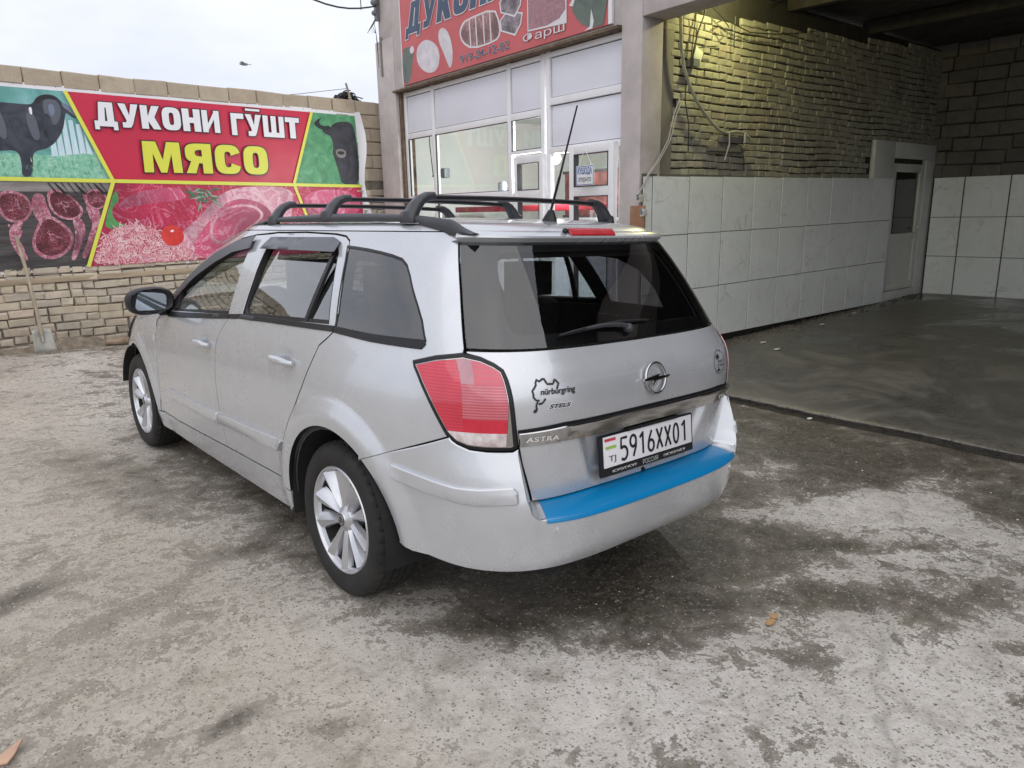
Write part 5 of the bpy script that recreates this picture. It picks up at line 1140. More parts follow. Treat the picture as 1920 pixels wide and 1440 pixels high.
# glass part -------------------------------------------------------------
def both(fn):
    for sg in (1,-1): fn(sg)
def O(pl,sg): return pl if sg>0 else mir(pl)
fdoor=yz(list(reversed(bmid))+[(1.5,.345),(1.91,.335),(2.25,.335),(2.237,.40),(2.206,.52),(2.168,.705),(2.172,.866),(2.165,.935)]+apil+[(1.33,1.395),(1.15,1.415)])
rdoor=yz(bmid)+yz([(.626,1.431),(.334,1.425),(.244,1.417),(.193,1.399),(.172,1.376),(.141,1.321),(.095,1.225),(.054,1.129),(.043,1.065),(.085,1.03),(.129,1.0),(.153,.942),(.218,.826),(.286,.726),(.340,.640),(.386,.570),(.43,.491),(.498,.379),(.50,.368),(.8,.362)])
fwin=[(1.085,1.036),(1.10,1.2),(1.115,1.385),(1.30,1.358),(1.5,1.298),(1.7,1.222),(1.88,1.132),(2.02,1.045),(2.06,.985),(1.9,.985),(1.5,1.010)]
rwin=[(.925,1.045),(.930,1.2),(.935,1.385),(.27,1.385),(.225,1.35),(.15,1.2),(.095,1.083),(.5,1.064)]
fender=yz([(2.31,.335),(2.25,.335),(2.237,.40),(2.206,.52),(2.168,.705),(2.172,.866),(2.165,.935),(2.16,.955),(2.38,.965),(2.7,.945),(3.0,.905),(3.2,.85),(3.28,.80),(3.25,.68),(3.16,.56),(3.06,.45)]+wheel_open(2.703,22,176,26))
for i,(y,z) in enumerate(fender): pass
ER=arcpts(0); EF=arcpts(2.703)
both(lambda sg:panel('side_panel',O(side,sg),P,M_paint,car,holes=[O(yz(qg),sg)],res=.045,extra=O(ER,sg)))
def HG(yc,zc): return [(Sy(yc+i*.0125,zc+j*.011),zc+j*.011) for i in range(-11,12) for j in range(-8,9)]
def doors(sg):
    f=panel('front_door',O(fdoor,sg),P,M_paint,car,holes=[O(yz(fwin),sg)],res=.045,extra=O(HG(1.34,.868),sg))
    r=panel('rear_door',O(rdoor,sg),P,M_paint,car,holes=[O(yz(rwin),sg)],res=.045,extra=O([e for e in ER if e[0]>1.7]+HG(.40,.905),sg))
    for d,win,mm in ((f,fwin,M_wglass),(r,rwin,M_wglass)):
        w_=yz(win); panel('window_seal',O(inset(w_,-.004),sg),P,M_blackpl,d,holes=[O(inset(densify(w_,.05),.017),sg)],res=.06,off=-.006,gap=0,th=.02)
        g_=panel('door_window',O(inset(w_,.012),sg),P,mm,d,res=.09,offf=lambda s,z:-.008-.06*max(0,z-1.0),gap=0,th=.004)
    # divider bar of the rear door and black mirror corner
    panel('window_divider',O(yz([(.262,1.37),(.284,1.37),(.309,1.075),(.285,1.075)]),sg),P,M_blackpl,r,res=.05,off=-.002,gap=0,th=.014)
    panel('mirror_corner',O(yz([(1.90,.985),(2.06,.985),(2.03,1.04),(1.93,1.095),(1.89,1.0)]),sg),P,M_blackpl,f,res=.05,off=.003,gap=0,th=.02)
    # wind deflectors
    def dz(s,z,z0,z1): return .024-.020*min(max((z-z0)/(z1-z0),0),1)
    panel('wind_deflector',O(rnd(yz([(.955,1.343),(.95,1.404),(.33,1.410),(.252,1.392),(.228,1.345)]),.012),sg),P,M_visor,r,res=.04,gap=0,th=.003,offf=lambda s,z:dz(s,z,1.34,1.40),bev=.001)
    panel('wind_deflector',O(yz([(1.085,1.345),(1.10,1.402),(1.30,1.378),(1.52,1.318),(1.72,1.24),(1.90,1.15),(2.05,1.055),(2.07,1.015),(2.03,1.018),(1.86,1.108),(1.68,1.188),(1.48,1.262),(1.29,1.320)]),sg),P,M_visor,f,res=.04,gap=0,th=.003,off=.018,bev=.001)
    # belt strips
    panel('belt_strip',O(yz([(1.985,.945),(1.5,.982),(1.068,1.018),(1.06,1.037),(1.5,1.006),(1.985,.972)]),sg),P,M_blackpl,f,res=.05,gap=0,off=.006,th=.012)
    panel('belt_strip',O(yz([(1.058,1.019),(.6,1.042),(.052,1.060),(.047,1.080),(.6,1.061),(1.05,1.039)]),sg),P,M_blackpl,r,res=.05,gap=0,off=.006,th=.012)
    # rubbing strips
    panel('rubbing_strip',O(rnd(yz([(1.985,.478),(1.19,.476),(1.19,.528),(1.985,.522)]),.006),sg),P,M_paint,f,res=.02,gap=0,th=.02,offf=lambda s,z:.010+.011*sstep(.476,.488,z)-.006*sstep(.49,.53,z),bev=.003,rd=False)
    panel('rubbing_strip',O(rnd(yz([(1.155,.478),(.44,.510),(.40,.560),(1.155,.530)]),.006),sg),P,M_paint,r,res=.02,gap=0,th=.02,offf=lambda s,z:.010+.011*sstep(.478,.505,z)-.005*sstep(.515,.57,z),bev=.003,rd=False)
    for d,y0,y1,z in ((f,1.235,1.455,.868),(r,.290,.515,.905)):
        mb=MB(); pts=[];rs=[]
        for k in range(11):
            t_=k/10; y=y1+(y0-y1)*t_; pp,nn=surf(P,Sy(y,z)*sg,z,.012+.026*math.sin(math.pi*t_)**.6); pts.append(pp); rs.append(.005+.0115*math.sin(math.pi*min(max(t_,.06),.94))**.5)
        mb.tube(pts,rs,12); o=mb.build('door_handle',M_paint,d,smooth=60)
        # keyhole cover end
def visormat():
    m,t,p,o=newmat('smoke_visor'); p.inputs['Base Color'].default_value=(.075,.075,.09,1); p.inputs['Roughness'].default_value=.30; p.inputs['Coat Weight'].default_value=.0; p.inputs['Specular IOR Level'].default_value=.35; return m
M_visor=visormat()
both(doors)
both(lambda sg:panel('front_wing',O(fender,sg),P,M_paint,car,res=.05,extra=O(EF,sg)))
# rear quarter windows with black moulding
def quarter(sg):
    q=yz(qg); g=panel('quarter_window',O(q,sg),P,M_priv,car,res=.07,off=-.002,gap=.002,th=.004)
    panel('window_moulding',O(inset(q,-.003),sg),P,M_blackpl,g,holes=[O(inset(densify(q,.05),.006),sg)],res=.06,off=.001,gap=0,th=.012)
    panel('belt_strip',O(rnd(yz([(.042,1.058),(-.2,1.050),(-.462,1.050),(-.474,1.068),(-.460,1.079),(-.2,1.076),(.045,1.080)]),.005),sg),P,M_blackpl,g,res=.05,gap=0,off=.005,th=.014)
both(quarter)
# sill
sill=yz([(2.33,.335),(2.25,.329),(1.91,.329),(1.5,.339),(1.149,.349),(.8,.356),(.5,.362),(.455,.340),(.388,.330),(.40,.26),(.46,.215),(2.24,.215),(2.32,.25)])
both(lambda sg:panel('sill',O(sill,sg),P,M_paint,car,res=.06,gap=.001,rd=False))
# roof ---------------------------------------------------------------
def roof():
    ns,nv=150,14; ss=[]; 
    s0=-SMAX; V=[];F=[]
    S_=[-SMAX+2*SMAX*i/ns for i in range(ns)]
    # denser where the reference arc is short
    zt=1.44; C_=(0,.48)
    for s in S_:
        px,py,_=P(s,zt)
        for j in range(nv):
            q=(1-j/nv)**1.0; q=1-(j/nv)**1.35 if j else 1
            x=px*q; y=C_[1]+(py-C_[1])*q; zz=zt+.058*math.sqrt(max(0,1-q**3.0))
            V.append((x,y,zz))
    n=nv
    for i in range(ns):
        i2=(i+1)%ns
        for j in range(nv-1): F.append((i*n+j,i2*n+j,i2*n+j+1,i*n+j+1))
    V.append((C_[0],C_[1],zt+.058)); c=len(V)-1
    for i in range(ns): F.append((i*n+nv-1,((i+1)%ns)*n+nv-1,c))
    me=D.meshes.new('roof'); me.from_pydata(V,[],F); bm=bmesh.new(); bm.from_mesh(me); bmesh.ops.remove_doubles(bm,verts=bm.verts,dist=1e-5); bmesh.ops.recalc_face_normals(bm,faces=bm.faces); bm.to_mesh(me); bm.free()
    o=link('roof',me,car,M_paint); finish(me,60); return o
def roofz(x,y):
    """height of the roof skin"""
    lo,hi=0,1
    C_=.48
    for _ in range(24):
        q=(lo+hi)/2
        # contour scaled by q : inside test
        a=.61; yr=-.51; yf=1.62; n=5.8 if y<YC else 4.0
        X=abs(x)/max(q,1e-6); Y=C_+(y-C_)/max(q,1e-6)
        f=(X/a)**n+((YC-Y)/(YC-yr) if Y<YC else (Y-YC)/(yf-YC))**(5.8 if Y<YC else 4.0)
        if f>1: lo=q
        else: hi=q
    return 1.44+.058*math.sqrt(max(0,1-hi**3.0))
rf=roof()
def lining():
    mb=MB(); V=[];n=24
    for j in range(n+1):
        y=-.42+1.85*j/n
        for i in range(n+1):
            x=(i/n*2-1)*.56*(1 if y<1 else 1-.15*(y-1)); V.append((x,y,roofz(x*.98,y)-.035))
    mb.add(V,[(j*(n+1)+i,j*(n+1)+i+1,(j+1)*(n+1)+i+1,(j+1)*(n+1)+i) for j in range(n) for i in range(n)]); mb.build('roof_lining',mat('headliner',(.20,.20,.20),.95),car,smooth=60)
lining()
# inner linings behind the painted pillars
def lin(sg):
    body=[(.80,1.04),(.80,1.42)]+[(Sy(y,1.42),1.42) for y in (-.2,.2,.6,1.0,1.3)]+yz([(1.62,1.33),(2.03,1.18),(2.25,1.02)])+yz([(2.1,.98),(1.5,.98),(1.0,1.0),(.5,1.02),(.0,1.03),(-.3,1.03)])
    hs_=[O(inset(yz(q),-.01),sg) for q in (qg,fwin,rwin)]
    panel('pillar_trim',O(body,sg),P,M_trim,car,holes=[O(yz([(-.36,1.10),(-.33,1.19),(-.25,1.28),(-.12,1.33),(.13,1.345),(.02,1.10)]),sg)]+hs_[1:],res=.08,off=-.035,gap=0,th=.002)
    lower=[(.0,.45),(.0,1.03)] if 0 else [(.62,.40),(.62,1.0)]+yz([(-.3,1.02),(.5,1.02),(1.5,.97),(2.3,.95),(2.9,.88),(3.1,.8),(3.1,.60),(3.08,.45)]+arc(2.703,.315,.37,20,178,14)+[(2.3,.27),(.40,.27)]+arc(0,.315,.37,3,150,14))
    panel('door_lining',O(lower,sg),P,M_trim,car,res=.12,off=-.028,gap=0,th=.002)
both(lin)
# ---------------------------------------------------------------- tailgate
L_=[(.543,.546),(.555,.58),(.575,.64),(.592,.69),(.606,.745),(.612,.76),(.626,.829),(.640,.917),(.650,.972),(.657,1.001),(.683,1.019),(.728,1.037),(.782,1.047),(.782,1.058)]
tgp=L_+[(.6,1.058),(.4,1.057),(.2,1.055),(0,1.054)]; tgp=tgp+[(-s,z) for s,z in reversed(tgp[:-1])]+[(-.50,.545),(-.3,.548),(-.1,.547),(.1,.547),(.3,.548),(.50,.545)]
exg=[(sg_*((.36-(.745-z)*.45)+k),z) for sg_ in (-1,1) for z in fr(.552,.76,.013) for k in (-.05,-.034,-.024,-.014,-.004,.006,.014,.022,.034)]+[(s,z) for s in fr(-.20,.20,.03) for z in fr(.555,.76,.013)]+[(s,z) for s in fr(-.74,.74,.03) for z in (.95,.97,.99,1.01,1.03)]
tg_=panel('tailgate',tgp,P,M_paint,car,res=.035,extra=exg)
spo=[(.792,1.408),(.790,1.44)]+[(s,1.44) for s in (.6,.4,.2,0,-.2,-.4,-.6)]+[(-.790,1.44),(-.792,1.408),(-.4,1.406),(0,1.405),(.4,1.406)]
sp_=panel('roof_spoiler',spo,P,M_paint,car,res=.03,gap=.001,th=.05,offf=lambda s,z:.004+.022*sstep(1.445,1.412,z),bev=.004,rd=False)
# lip closing spoiler towards the roof
bl_=panel('brake_light',rnd([(.122,1.412),(.128,1.434),(-.108,1.434),(-.106,1.412)],.005),P,lensmat('brake_red',(.36,.01,.015),(.48,.02,.03)),sp_,res=.03,gap=0,off=.030,th=.02,bev=.003)
mb=MB(); pp,nn=surf(P,.150,1.424,.030); mb.sphere(pp,(.012,.014,.010),12,8); mb.build('washer_jet',M_blackpl,sp_,smooth=60)
rgl=[(.778,1.064),(.776,1.15),(.775,1.246),(.778,1.33),(.782,1.402)]; rgp=rgl+[(-s,z) for s,z in reversed(rgl)]+[(-.5,1.061),(-.2,1.059),(.2,1.059),(.5,1.061)]
rg=panel('rear_window',rgp,P,M_rglass,car,res=.06,off=.000,gap=.001,th=.004)
innr=rnd([(.60,1.105),(.60,1.25),(.585,1.372),(-.585,1.372),(-.60,1.25),(-.60,1.105)],.06,5)
panel('window_border',rgp,P,mat('glass_ceramic',(.012,.012,.013),.35),rg,holes=[innr],res=.06,off=-.006,gap=.004,th=.004)
panel('tailgate_trim',inset(rgp,-.0) ,P,M_trim,rg,holes=[innr],res=.08,off=-.04,gap=.0,th=.002)
# wiper
mb=MB(); w1=[surf(P,s,z,.018)[0] for s,z in ((.02,1.088),(.07,1.100),(.16,1.104),(.26,1.100))]; mb.tube(w1,[.011,.009,.007,.006],8); mb.sphere(surf(P,.02,1.088,.012)[0],(.022,.022,.018),12,8); wp=mb.build('wiper',M_rail,rg,smooth=60)
mb=MB(); mb.tube([surf(P,s,z,.010)[0] for s,z in ((-.076,1.108),(.06,1.112),(.2,1.106),(.33,1.097),(.396,1.091))],[.004,.007,.008,.007,.004],8); mb.build('wiper_blade',M_blackpl,wp,smooth=60)
# chrome strip + lettering
chs=[(.604,.751),(.612,.800)]+[(s,.812) for s in (.45,.25,0,-.25,-.45)]+[(-.612,.800),(-.604,.751)]+[(s,.756) for s in (-.45,-.25,0,.25,.45)]
panel('strip_gasket',[(.614,.802)]+[(s,.814) for s in (.45,.25,0,-.25,-.45)]+[(-.614,.802),(-.614,.808)]+[(s,.821) for s in (-.45,-.25,0,.25,.45)]+[(.614,.808)],P,M_blackpl,tg_,res=.04,gap=0,dp=False,off=.003,th=.004)
ch=panel('chrome_strip',chs,P,M_chrome,tg_,res=.035,gap=.001,dp=False,th=.02,offf=lambda s,z:.004+.016*min(max((z-.752)/.05,0),1),bev=.003)
def decal(name,txt,s0,z0,w_,h_,m,par,S=P,off=.002,thick=0,dp=True,smax=.02,tilt=0,**k):
    vs,fs=fit_text(txt,w_,h_,**k); mb=MB(); mb.add([surf(S,s0-v[0],z0+v[1]+tilt*v[0],off,dp)[0] for v in vs],fs); return mb.build(name,m,par)
decal('lettering','ASTRA',.588,.770,.115,.017,M_badge,tg_,off=.0155,dp=False,offset=.01,spacing=1.1)
mb=MB(); 
for k in range(7):
    if k!=3: mb.add([surf(P,-.445-.0215*k-dx,zz,.0155,False)[0] for dx,zz in ((0,.772),(.012,.772),(.014,.786),(.002,.786))],[(0,1,2,3)])
mb.build('small_badge',M_badge,tg_)
M_dec=mat('decal_black',(.012,.012,.014),.5); M_decw=mat('decal_white',(.75,.75,.76),.5)
def strip(name,pts,w_,m,par,off=.0022,S=P):
    mb=MB()
    n=len(pts);vs=[]
    for i,(s,z) in enumerate(pts):
        a=pts[max(i-1,0)];b=pts[min(i+1,n-1)];dx,dz_=b[0]-a[0],b[1]-a[1];l_=math.hypot(dx,dz_) or 1; ww=w_ if not isinstance(w_,list) else w_[i]
        vs+=[surf(S,s-dz_/l_*ww,z+dx/l_*ww,off)[0],surf(S,s+dz_/l_*ww,z-dx/l_*ww,off)[0]]
    mb.add(vs,[(2*i,2*i+1,2*i+3,2*i+2) for i in range(n-1)]); return mb.build(name,m,par)
trk=[(.477,.936),(.472,.944),(.466,.953),(.474,.962),(.480,.966),(.484,.960),(.490,.953),(.500,.954),(.510,.954),(.515,.962),(.519,.970),(.526,.971),(.533,.967),(.540,.964),(.548,.970),(.553,.962),(.554,.953),(.563,.942),(.569,.936),(.566,.926),(.566,.915),(.560,.908),(.553,.904),(.545,.905)]
strip('track_sticker',trk,.0032,M_dec,tg_); strip('track_sticker',[(.523,.909),(.531,.899),(.538,.894),(.549,.893)],[.003,.003,.0035,.0035],M_dec,tg_); strip('track_sticker',[(.551,.901),(.556,.894),(.557,.885),(.555,.877),(.560,.870),(.567,.866)],[.0022,.003,.003,.0035,.006,.002],M_dec,tg_)
decal('lettering','nürburgring',.540,.915,.139,.026,M_dec,tg_,off=.0024,offset=.02,shear=.15)
decal('letter_outline','STELS',.517,.872,.098,.019,M_decw,tg_,off=.0022,offset=.075,shear=.35); decal('lettering','STELS',.513,.8745,.090,.0145,M_dec,tg_,off=.003,offset=.035,shear=.35)
ring=[(-.462+.055*math.cos(a),.920+.046*math.sin(a)) for a in [i*math.pi/18 for i in range(37)]]; strip('round_sticker',ring,.0012,M_dec,tg_)
palm=[(-.452,.885),(-.447,.90),(-.447,.925),(-.445,.942)]; strip('round_sticker',palm,[.004,.0015,.0015,.001],M_dec,tg_); strip('round_sticker',[(-.430,.885),(-.445,.888),(-.465,.888)],[.001,.004,.002],M_dec,tg_)
for k in range(6):
    a=k*1.05+.3; strip('round_sticker',[(-.445,.943),(-.445+.012*math.cos(a),.943+.009*math.sin(a)),(-.445+.022*math.cos(a),.940+.010*math.sin(a))],[.003,.0035,.0008],M_dec,tg_)
decal('lettering','AUTO',-.455,.918,.04,.009,M_dec,tg_,off=.0024,offset=.03); decal('lettering','MOTO',-.463,.902,.035,.008,M_dec,tg_,off=.0024,offset=.02)
# emblem : ring with a lightning bolt
em=empty('emblem',(0,0,0),parent=car); pc,nc=surf(P,0,.916,.010)
mb=MB(); R_=.056; V=[];F=[]; 
zz_=Vector((0,0,1)); up=(zz_-nc*zz_.dot(nc)).normalized(); rt=up.cross(nc).normalized()
nk=56
for k in range(nk):
    a=2*math.pi*k/nk
    for j in range(8):
        b=2*math.pi*j/8; rr=R_+.0052*math.cos(b); V.append(pc+(rt*math.cos(a)+up*math.sin(a))*rr+nc*(.0058*math.sin(b)))
for k in range(nk):
    for j in range(8): F.append((k*8+j,((k+1)%nk)*8+j,((k+1)%nk)*8+(j+1)%8,k*8+(j+1)%8))
mb.add(V,F); mb.build('emblem_ring',M_chrome,em,smooth=60)
bolt=[(-.078,-.004),(-.070,.004),(.010,.013),(.024,.013),(.006,.0045),(.078,.005),(.070,-.004),(-.008,-.010),(-.026,-.025),(-.032,-.025),(-.016,-.0075)]
mb=MB(); mb.prism([(x,y) for x,y in bolt],.008,Matrix(((rt.x,up.x,nc.x,pc.x+nc.x*.001),(rt.y,up.y,nc.y,pc.y+nc.y*.001),(rt.z,up.z,nc.z,pc.z+nc.z*.001),(0,0,0,1)))); mb.build('emblem_bolt',M_chrome,em,bevel=.0015)
# number plate
pf=empty('number_plate',(0,-.857,.673),parent=car); pf.rotation_euler=(rad(-6),0,0)
mb=MB(); mb.box((0,.006,-.010),(.545,.014,.150)); mb.build('plate_frame',M_blackpl,pf,bevel=.004)
mb=MB(); mb.box((0,-.0025,.004),(.520,.005,.112)); mb.build('plate_sheet',mat('plate_white',(.72,.72,.75),.35),pf,bevel=.002)
def ptxt(txt,x,z,w_,h_,m,name='lettering',y=-.0065,**k):
    vs,fs=fit_text(txt,w_,h_,**k); mb=MB(); mb.add([(x+v[0],y,z+v[1]) for v in vs],fs); return mb.build(name,m,pf)
def pstroke(polys,name='lettering',m=None,y=-.0066,w_=.0052):
    mb=MB()
    for pts in polys:
        n=len(pts);vs=[]
        for i,(x,z) in enumerate(pts):
            a=pts[max(i-1,0)];b=pts[min(i+1,n-1)];dx,dz_=b[0]-a[0],b[1]-a[1];l_=math.hypot(dx,dz_) or 1
            vs+=[(x-dz_/l_*w_,y,z+dx/l_*w_),(x+dz_/l_*w_,y,z-dx/l_*w_)]
        mb.add(vs,[(2*i,2*i+1,2*i+3,2*i+2) for i in range(n-1)]); y-=.00005
    return mb.build(name,m or M_dec,pf)
def ell(cx,cz,rx,rz,a0,a1,n=14): return [(cx+rx*math.cos(rad(a0+(a1-a0)*i/n)),cz+rz*math.sin(rad(a0+(a1-a0)*i/n))) for i in range(n+1)]
zb,h_=-.036,.078
def glyph(c,x):
    w_=.036; cx=x+w_/2; t=zb+h_
    if c=='5': return [[(x+w_,t),(x+.003,t),(x+.001,zb+.040)],[(x+.001,zb+.041)]+ell(cx-.003,zb+.022,.020,.024,105,-130,14)]
    if c=='9': return [ell(cx,t-.021,.0165,.021,0,360,20),[(cx+.0165,t-.021),(cx+.014,zb+.033),(cx-.001,zb)]]
    if c=='1': return [[(x+.004,t-.016),(cx+.004,t)],[(cx+.004,t+.004),(cx+.004,zb)]]
    if c=='6': return [ell(cx,zb+.021,.0165,.021,0,360,20),[(cx-.0165,zb+.021),(cx-.012,zb+.044),(cx+.005,t)]]
    if c=='X': return [[(x+.001,t),(x+w_-.001,zb)],[(x+w_-.001,t),(x+.001,zb)]]
    if c=='0': return [ell(cx,zb+h_/2,.0155,h_/2-.002,0,360,24)]
    return []
x=-.170
for c in '5916XX01':
    pstroke(glyph(c,x)); x+=.0515
ptxt('TJ',-.236,-.038,.038,.027,M_dec,offset=0); 
mb=MB(); mb.box((-.226,-.0066,.048),(.058,.0008,.010)); mb.build('flag_red',mat('flag_red',(.55,.05,.07),.4),pf); mb=MB(); mb.box((-.223,-.0066,.020),(.056,.0008,.010)); mb.build('flag_green',mat('flag_green',(.30,.50,.10),.4),pf)
M_silv=mat('silver_print',(.55,.55,.55),.4); ptxt('РОССИЯ',-.045,-.079,.090,.018,M_silv,y=-.0025,offset=-.01)
for sg in (-1,1):
    mb=MB()
    for k in range(10):
        cx=sg*(.085+.014*k); pts=[(cx+.007*math.cos(a)*(.6+.4*(k%3)),-.0026,-.070+.0045*math.sin(a*(1+k%2))) for a in [i*.7 for i in range(8)]]; mb.tube(pts,.0009,4)
    mb.build('scroll_ornament',M_silv,pf)

# small lock button
mb=MB(); mb.tube([surf(P,.0,.558,-.002)[0],surf(P,.0,.558,.006)[0]],.008,12); mb.build('screw_cap',M_blackpl,car)
# tail lights -----------------------------------------------------------
def clip(poly,f):
    out=[]; n=len(poly)
    for i in range(n):
        a=poly[i];b=poly[(i+1)%n];fa,fb=f(*a),f(*b)
        if fa>=0: out.append(a)
        if (fa>=0)!=(fb>=0): t=fa/(fa-fb); out.append((a[0]+(b[0]-a[0])*t,a[1]+(b[1]-a[1])*t))
    return out
def tail(sg):
    tl=densify(taill,.03); base=panel('tail_light',O(taill,sg),P,M_blackpl,car,res=.04,gap=.001,off=.004,th=.03,bev=.003)
    ch_=inset(tl,.013); lens=inset(tl,.0165)
    lens=clip(lens,lambda s,z:s-.655+(1.0-z)*.02)
    panel('light_rim',O(ch_,sg),P,M_chrome,base,holes=[O(inset(lens,-.001),sg)],res=.05,gap=0,off=.0065,th=.004,bev=.0008)
    vx=lambda s,z:s-(.800+(z-.85)*.12)
    A=clip(clip(lens,vx),lambda s,z:z-.800); B=clip(lens,lambda s,z:-vx(s,z))
    top=clip(B,lambda s,z:z-.955); mid=clip(clip(B,lambda s,z:.955-z),lambda s,z:z-.845); low=clip(clip(B,lambda s,z:.845-z),lambda s,z:z-.800); bot=clip(lens,lambda s,z:.800-z)
    for nm,pl,m in (('lens_side',A,M_lred),('lens_reverse',mid,M_lstripe),('lens_brake',low,M_lred2),('lens_clear',bot,M_lclear)):
        panel(nm,O(pl,sg),P,m,base,res=.03,gap=.0,off=.0085,th=.004,bev=.0006)
    t1=clip(top,lambda s,z:s-.765); t2=clip(top,lambda s,z:.765-s)
    panel('lens_smoky',O(t1,sg),P,M_lgrey,base,res=.03,gap=0,off=.0085,th=.004,bev=.0006); panel('lens_top',O(t2,sg),P,M_lpink,base,res=.03,gap=0,off=.0085,th=.004,bev=.0006)
both(tail)
# rear bumper --------------------------------------------------------------
Lb=[(1.254,.620),(.85,.774),(.843,.766),(.821,.754),(.776,.740),(.716,.736),(.629,.736),(.612,.744),(.612,.66),(.608,.59),(.597,.540),(.582,.522),(.565,.514),(.42,.508),(.30,.505),(.1,.502)]
lowb=[(0,.315),(.2,.315),(.4,.318),(.6,.320),(.75,.322),(.85,.326),(.95,.332),(1.0,.338),(1.050,.352)]
archb=[(Sy(y,z),z) for y,z in arc(0,.315,.385,174,126,14)]
half=Lb+[(0,.502)]; lowL=list(lowb)
bp_=Lb+[(0,.502)]+[(-s,z) for s,z in reversed(Lb)]+[(-s,z) for s,z in archb[::-1]]+[(-s,z) for s,z in reversed(lowb)]+lowb[1:]+archb
# orientation tidy : outline runs left arch -> top -> right arch -> bottom
exb=[(s,z) for s in fr(-.98,.98,.035) for z in (.33,.345,.36,.49,.50,.51,.52,.54,.56,.58,.60,.62,.64,.66)]
rb=panel('rear_bumper',bp_,PB,M_paint,car,res=.045,extra=exb+[e for e in ER if e[0]<1.3]+[(-s,z) for s,z in ER if s<1.3],th=.03,bev=.004,gap=.0015)
def rub(sg):
    pl=[(1.076,.640),(.974,.632),(.892,.623),(.838,.618),(.759,.619),(.683,.626),(.648,.628),(.637,.616),(.639,.584),(.646,.577),(.702,.574),(.768,.569),(.846,.570),(.925,.580),(1.050,.592),(1.072,.606)]
    panel('bumper_moulding',O(pl,sg),PB,M_paint,rb,res=.018,gap=.001,th=.02,offf=lambda s,z:(.009 if sg>0 else .004)+.006*sstep(.572,.586,z),bev=.004,rd=False)
both(rub)
A_=[(.606,.742),(.585,.672),(.562,.602),(.547,.548),(.530,.540),(.4,.541),(.28,.543),(.14,.543),(0,.543)]; B_=[(.611,.742),(.611,.66),(.607,.590),(.595,.537),(.563,.5125),(.42,.5065),(.30,.5035),(.14,.501),(0,.5005)]
def resamp(pl,n):
    d=[0]
    for i in range(len(pl)-1): d.append(d[-1]+math.hypot(pl[i+1][0]-pl[i][0],pl[i+1][1]-pl[i][1]))
    out=[]
    for k in range(n+1):
        t=d[-1]*k/n; i=max(0,min(len(pl)-2,bisect.bisect_right(d,t)-1)); f=(t-d[i])/(d[i+1]-d[i]); out.append((pl[i][0]+(pl[i+1][0]-pl[i][0])*f,pl[i][1]+(pl[i+1][1]-pl[i][1])*f))
    return out
def fullc(pl): return pl+[(-s,z) for s,z in reversed(pl[:-1])]
Ac=[];Bc=[]
for i in range(len(A_)-1):
    for k in range(8):
        t=k/8; Ac.append(tuple(A_[i][j]*(1-t)+A_[i+1][j]*t for j in (0,1))); Bc.append(tuple(B_[i][j]*(1-t)+B_[i+1][j]*t for j in (0,1)))
Ac.append(A_[-1]);Bc.append(B_[-1]); Ac=fullc(Ac);Bc=fullc(Bc)
def ledge(name,m,lift,rng,over,rows=8,par=None):
    V=[];idx=[i for i in range(len(Ac)) if rng(Ac[i][0])]; F=[]
    for i in idx:
        a=surf(P,*Ac[i],-.012,False)[0]; b,nb=surf(PB,*Bc[i],0,False); na=Vector((0,0,1))
        for r in range(rows+1):
            t=r/rows; p=a.lerp(b,t)+Vector((0,0,.006*math.sin(math.pi*t)+lift)); V.append(p)
        if over: V.append(surf(PB,Bc[i][0],Bc[i][1]-.004,lift+.0008,False)[0]); V.append(surf(PB,Bc[i][0],Bc[i][1]-over,lift+.0006,False)[0])
    n=rows+1+(2 if over else 0)
    for k in range(len(idx)-1):
        for r in range(n-1): F.append((k*n+r,(k+1)*n+r,(k+1)*n+r+1,k*n+r+1))
    mb=MB(); mb.add(V,F); return mb.build(name,m,par or rb,smooth=50)
ledge('bumper_ledge',M_paint,0,lambda s:True,0); ledge('blue_protective_film',M_bluef,.0022,lambda s:abs(s)<.522,.009)
# reflectors / sensors on the bumper
for s in (.50,-.50): 
    mb=MB(); mb.tube([surf(PB,s,.47,-.002)[0],surf(PB,s,.47,.004)[0]],.011,12); mb.build('parking_sensor',M_paint,rb)
# underbody -----------------------------------------------------------------
mb=MB(); mb.box((0,1.35,.27),(1.30,3.7,.10)); mb.box((0,-.50,.40),(1.1,.5,.10)); mb.build('underbody',M_under,car)
mb=MB(); mb.tube([(-.30,-.1,.22),(-.42,-.5,.24),(-.44,-.78,.27)],.03,10); mb.sphere((-.35,-.45,.27),(.20,.16,.07),14,8); mb.build('exhaust',M_under,car,smooth=60)
for cy in (0,2.703):
    for sg in (-1,1):
        mb=MB(); pr_=[]; V=[];F=[]; n=20
        for x_ in (.862,.42):
            for k in range(n+1):
                a=rad((-12 if cy<1 else 8)+(204 if cy<1 else 184)*k/n) if cy<1 else rad(12+180*k/n); V.append((sg*x_,cy+.376*math.cos(a),.315+.376*math.sin(a)))
        for k in range(n): F.append((k,k+1,n+2+k,n+1+k))
        F.append(tuple(n+1+k for k in range(n+1))); mb.add(V,F); mb.build('wheel_housing',M_under,car)
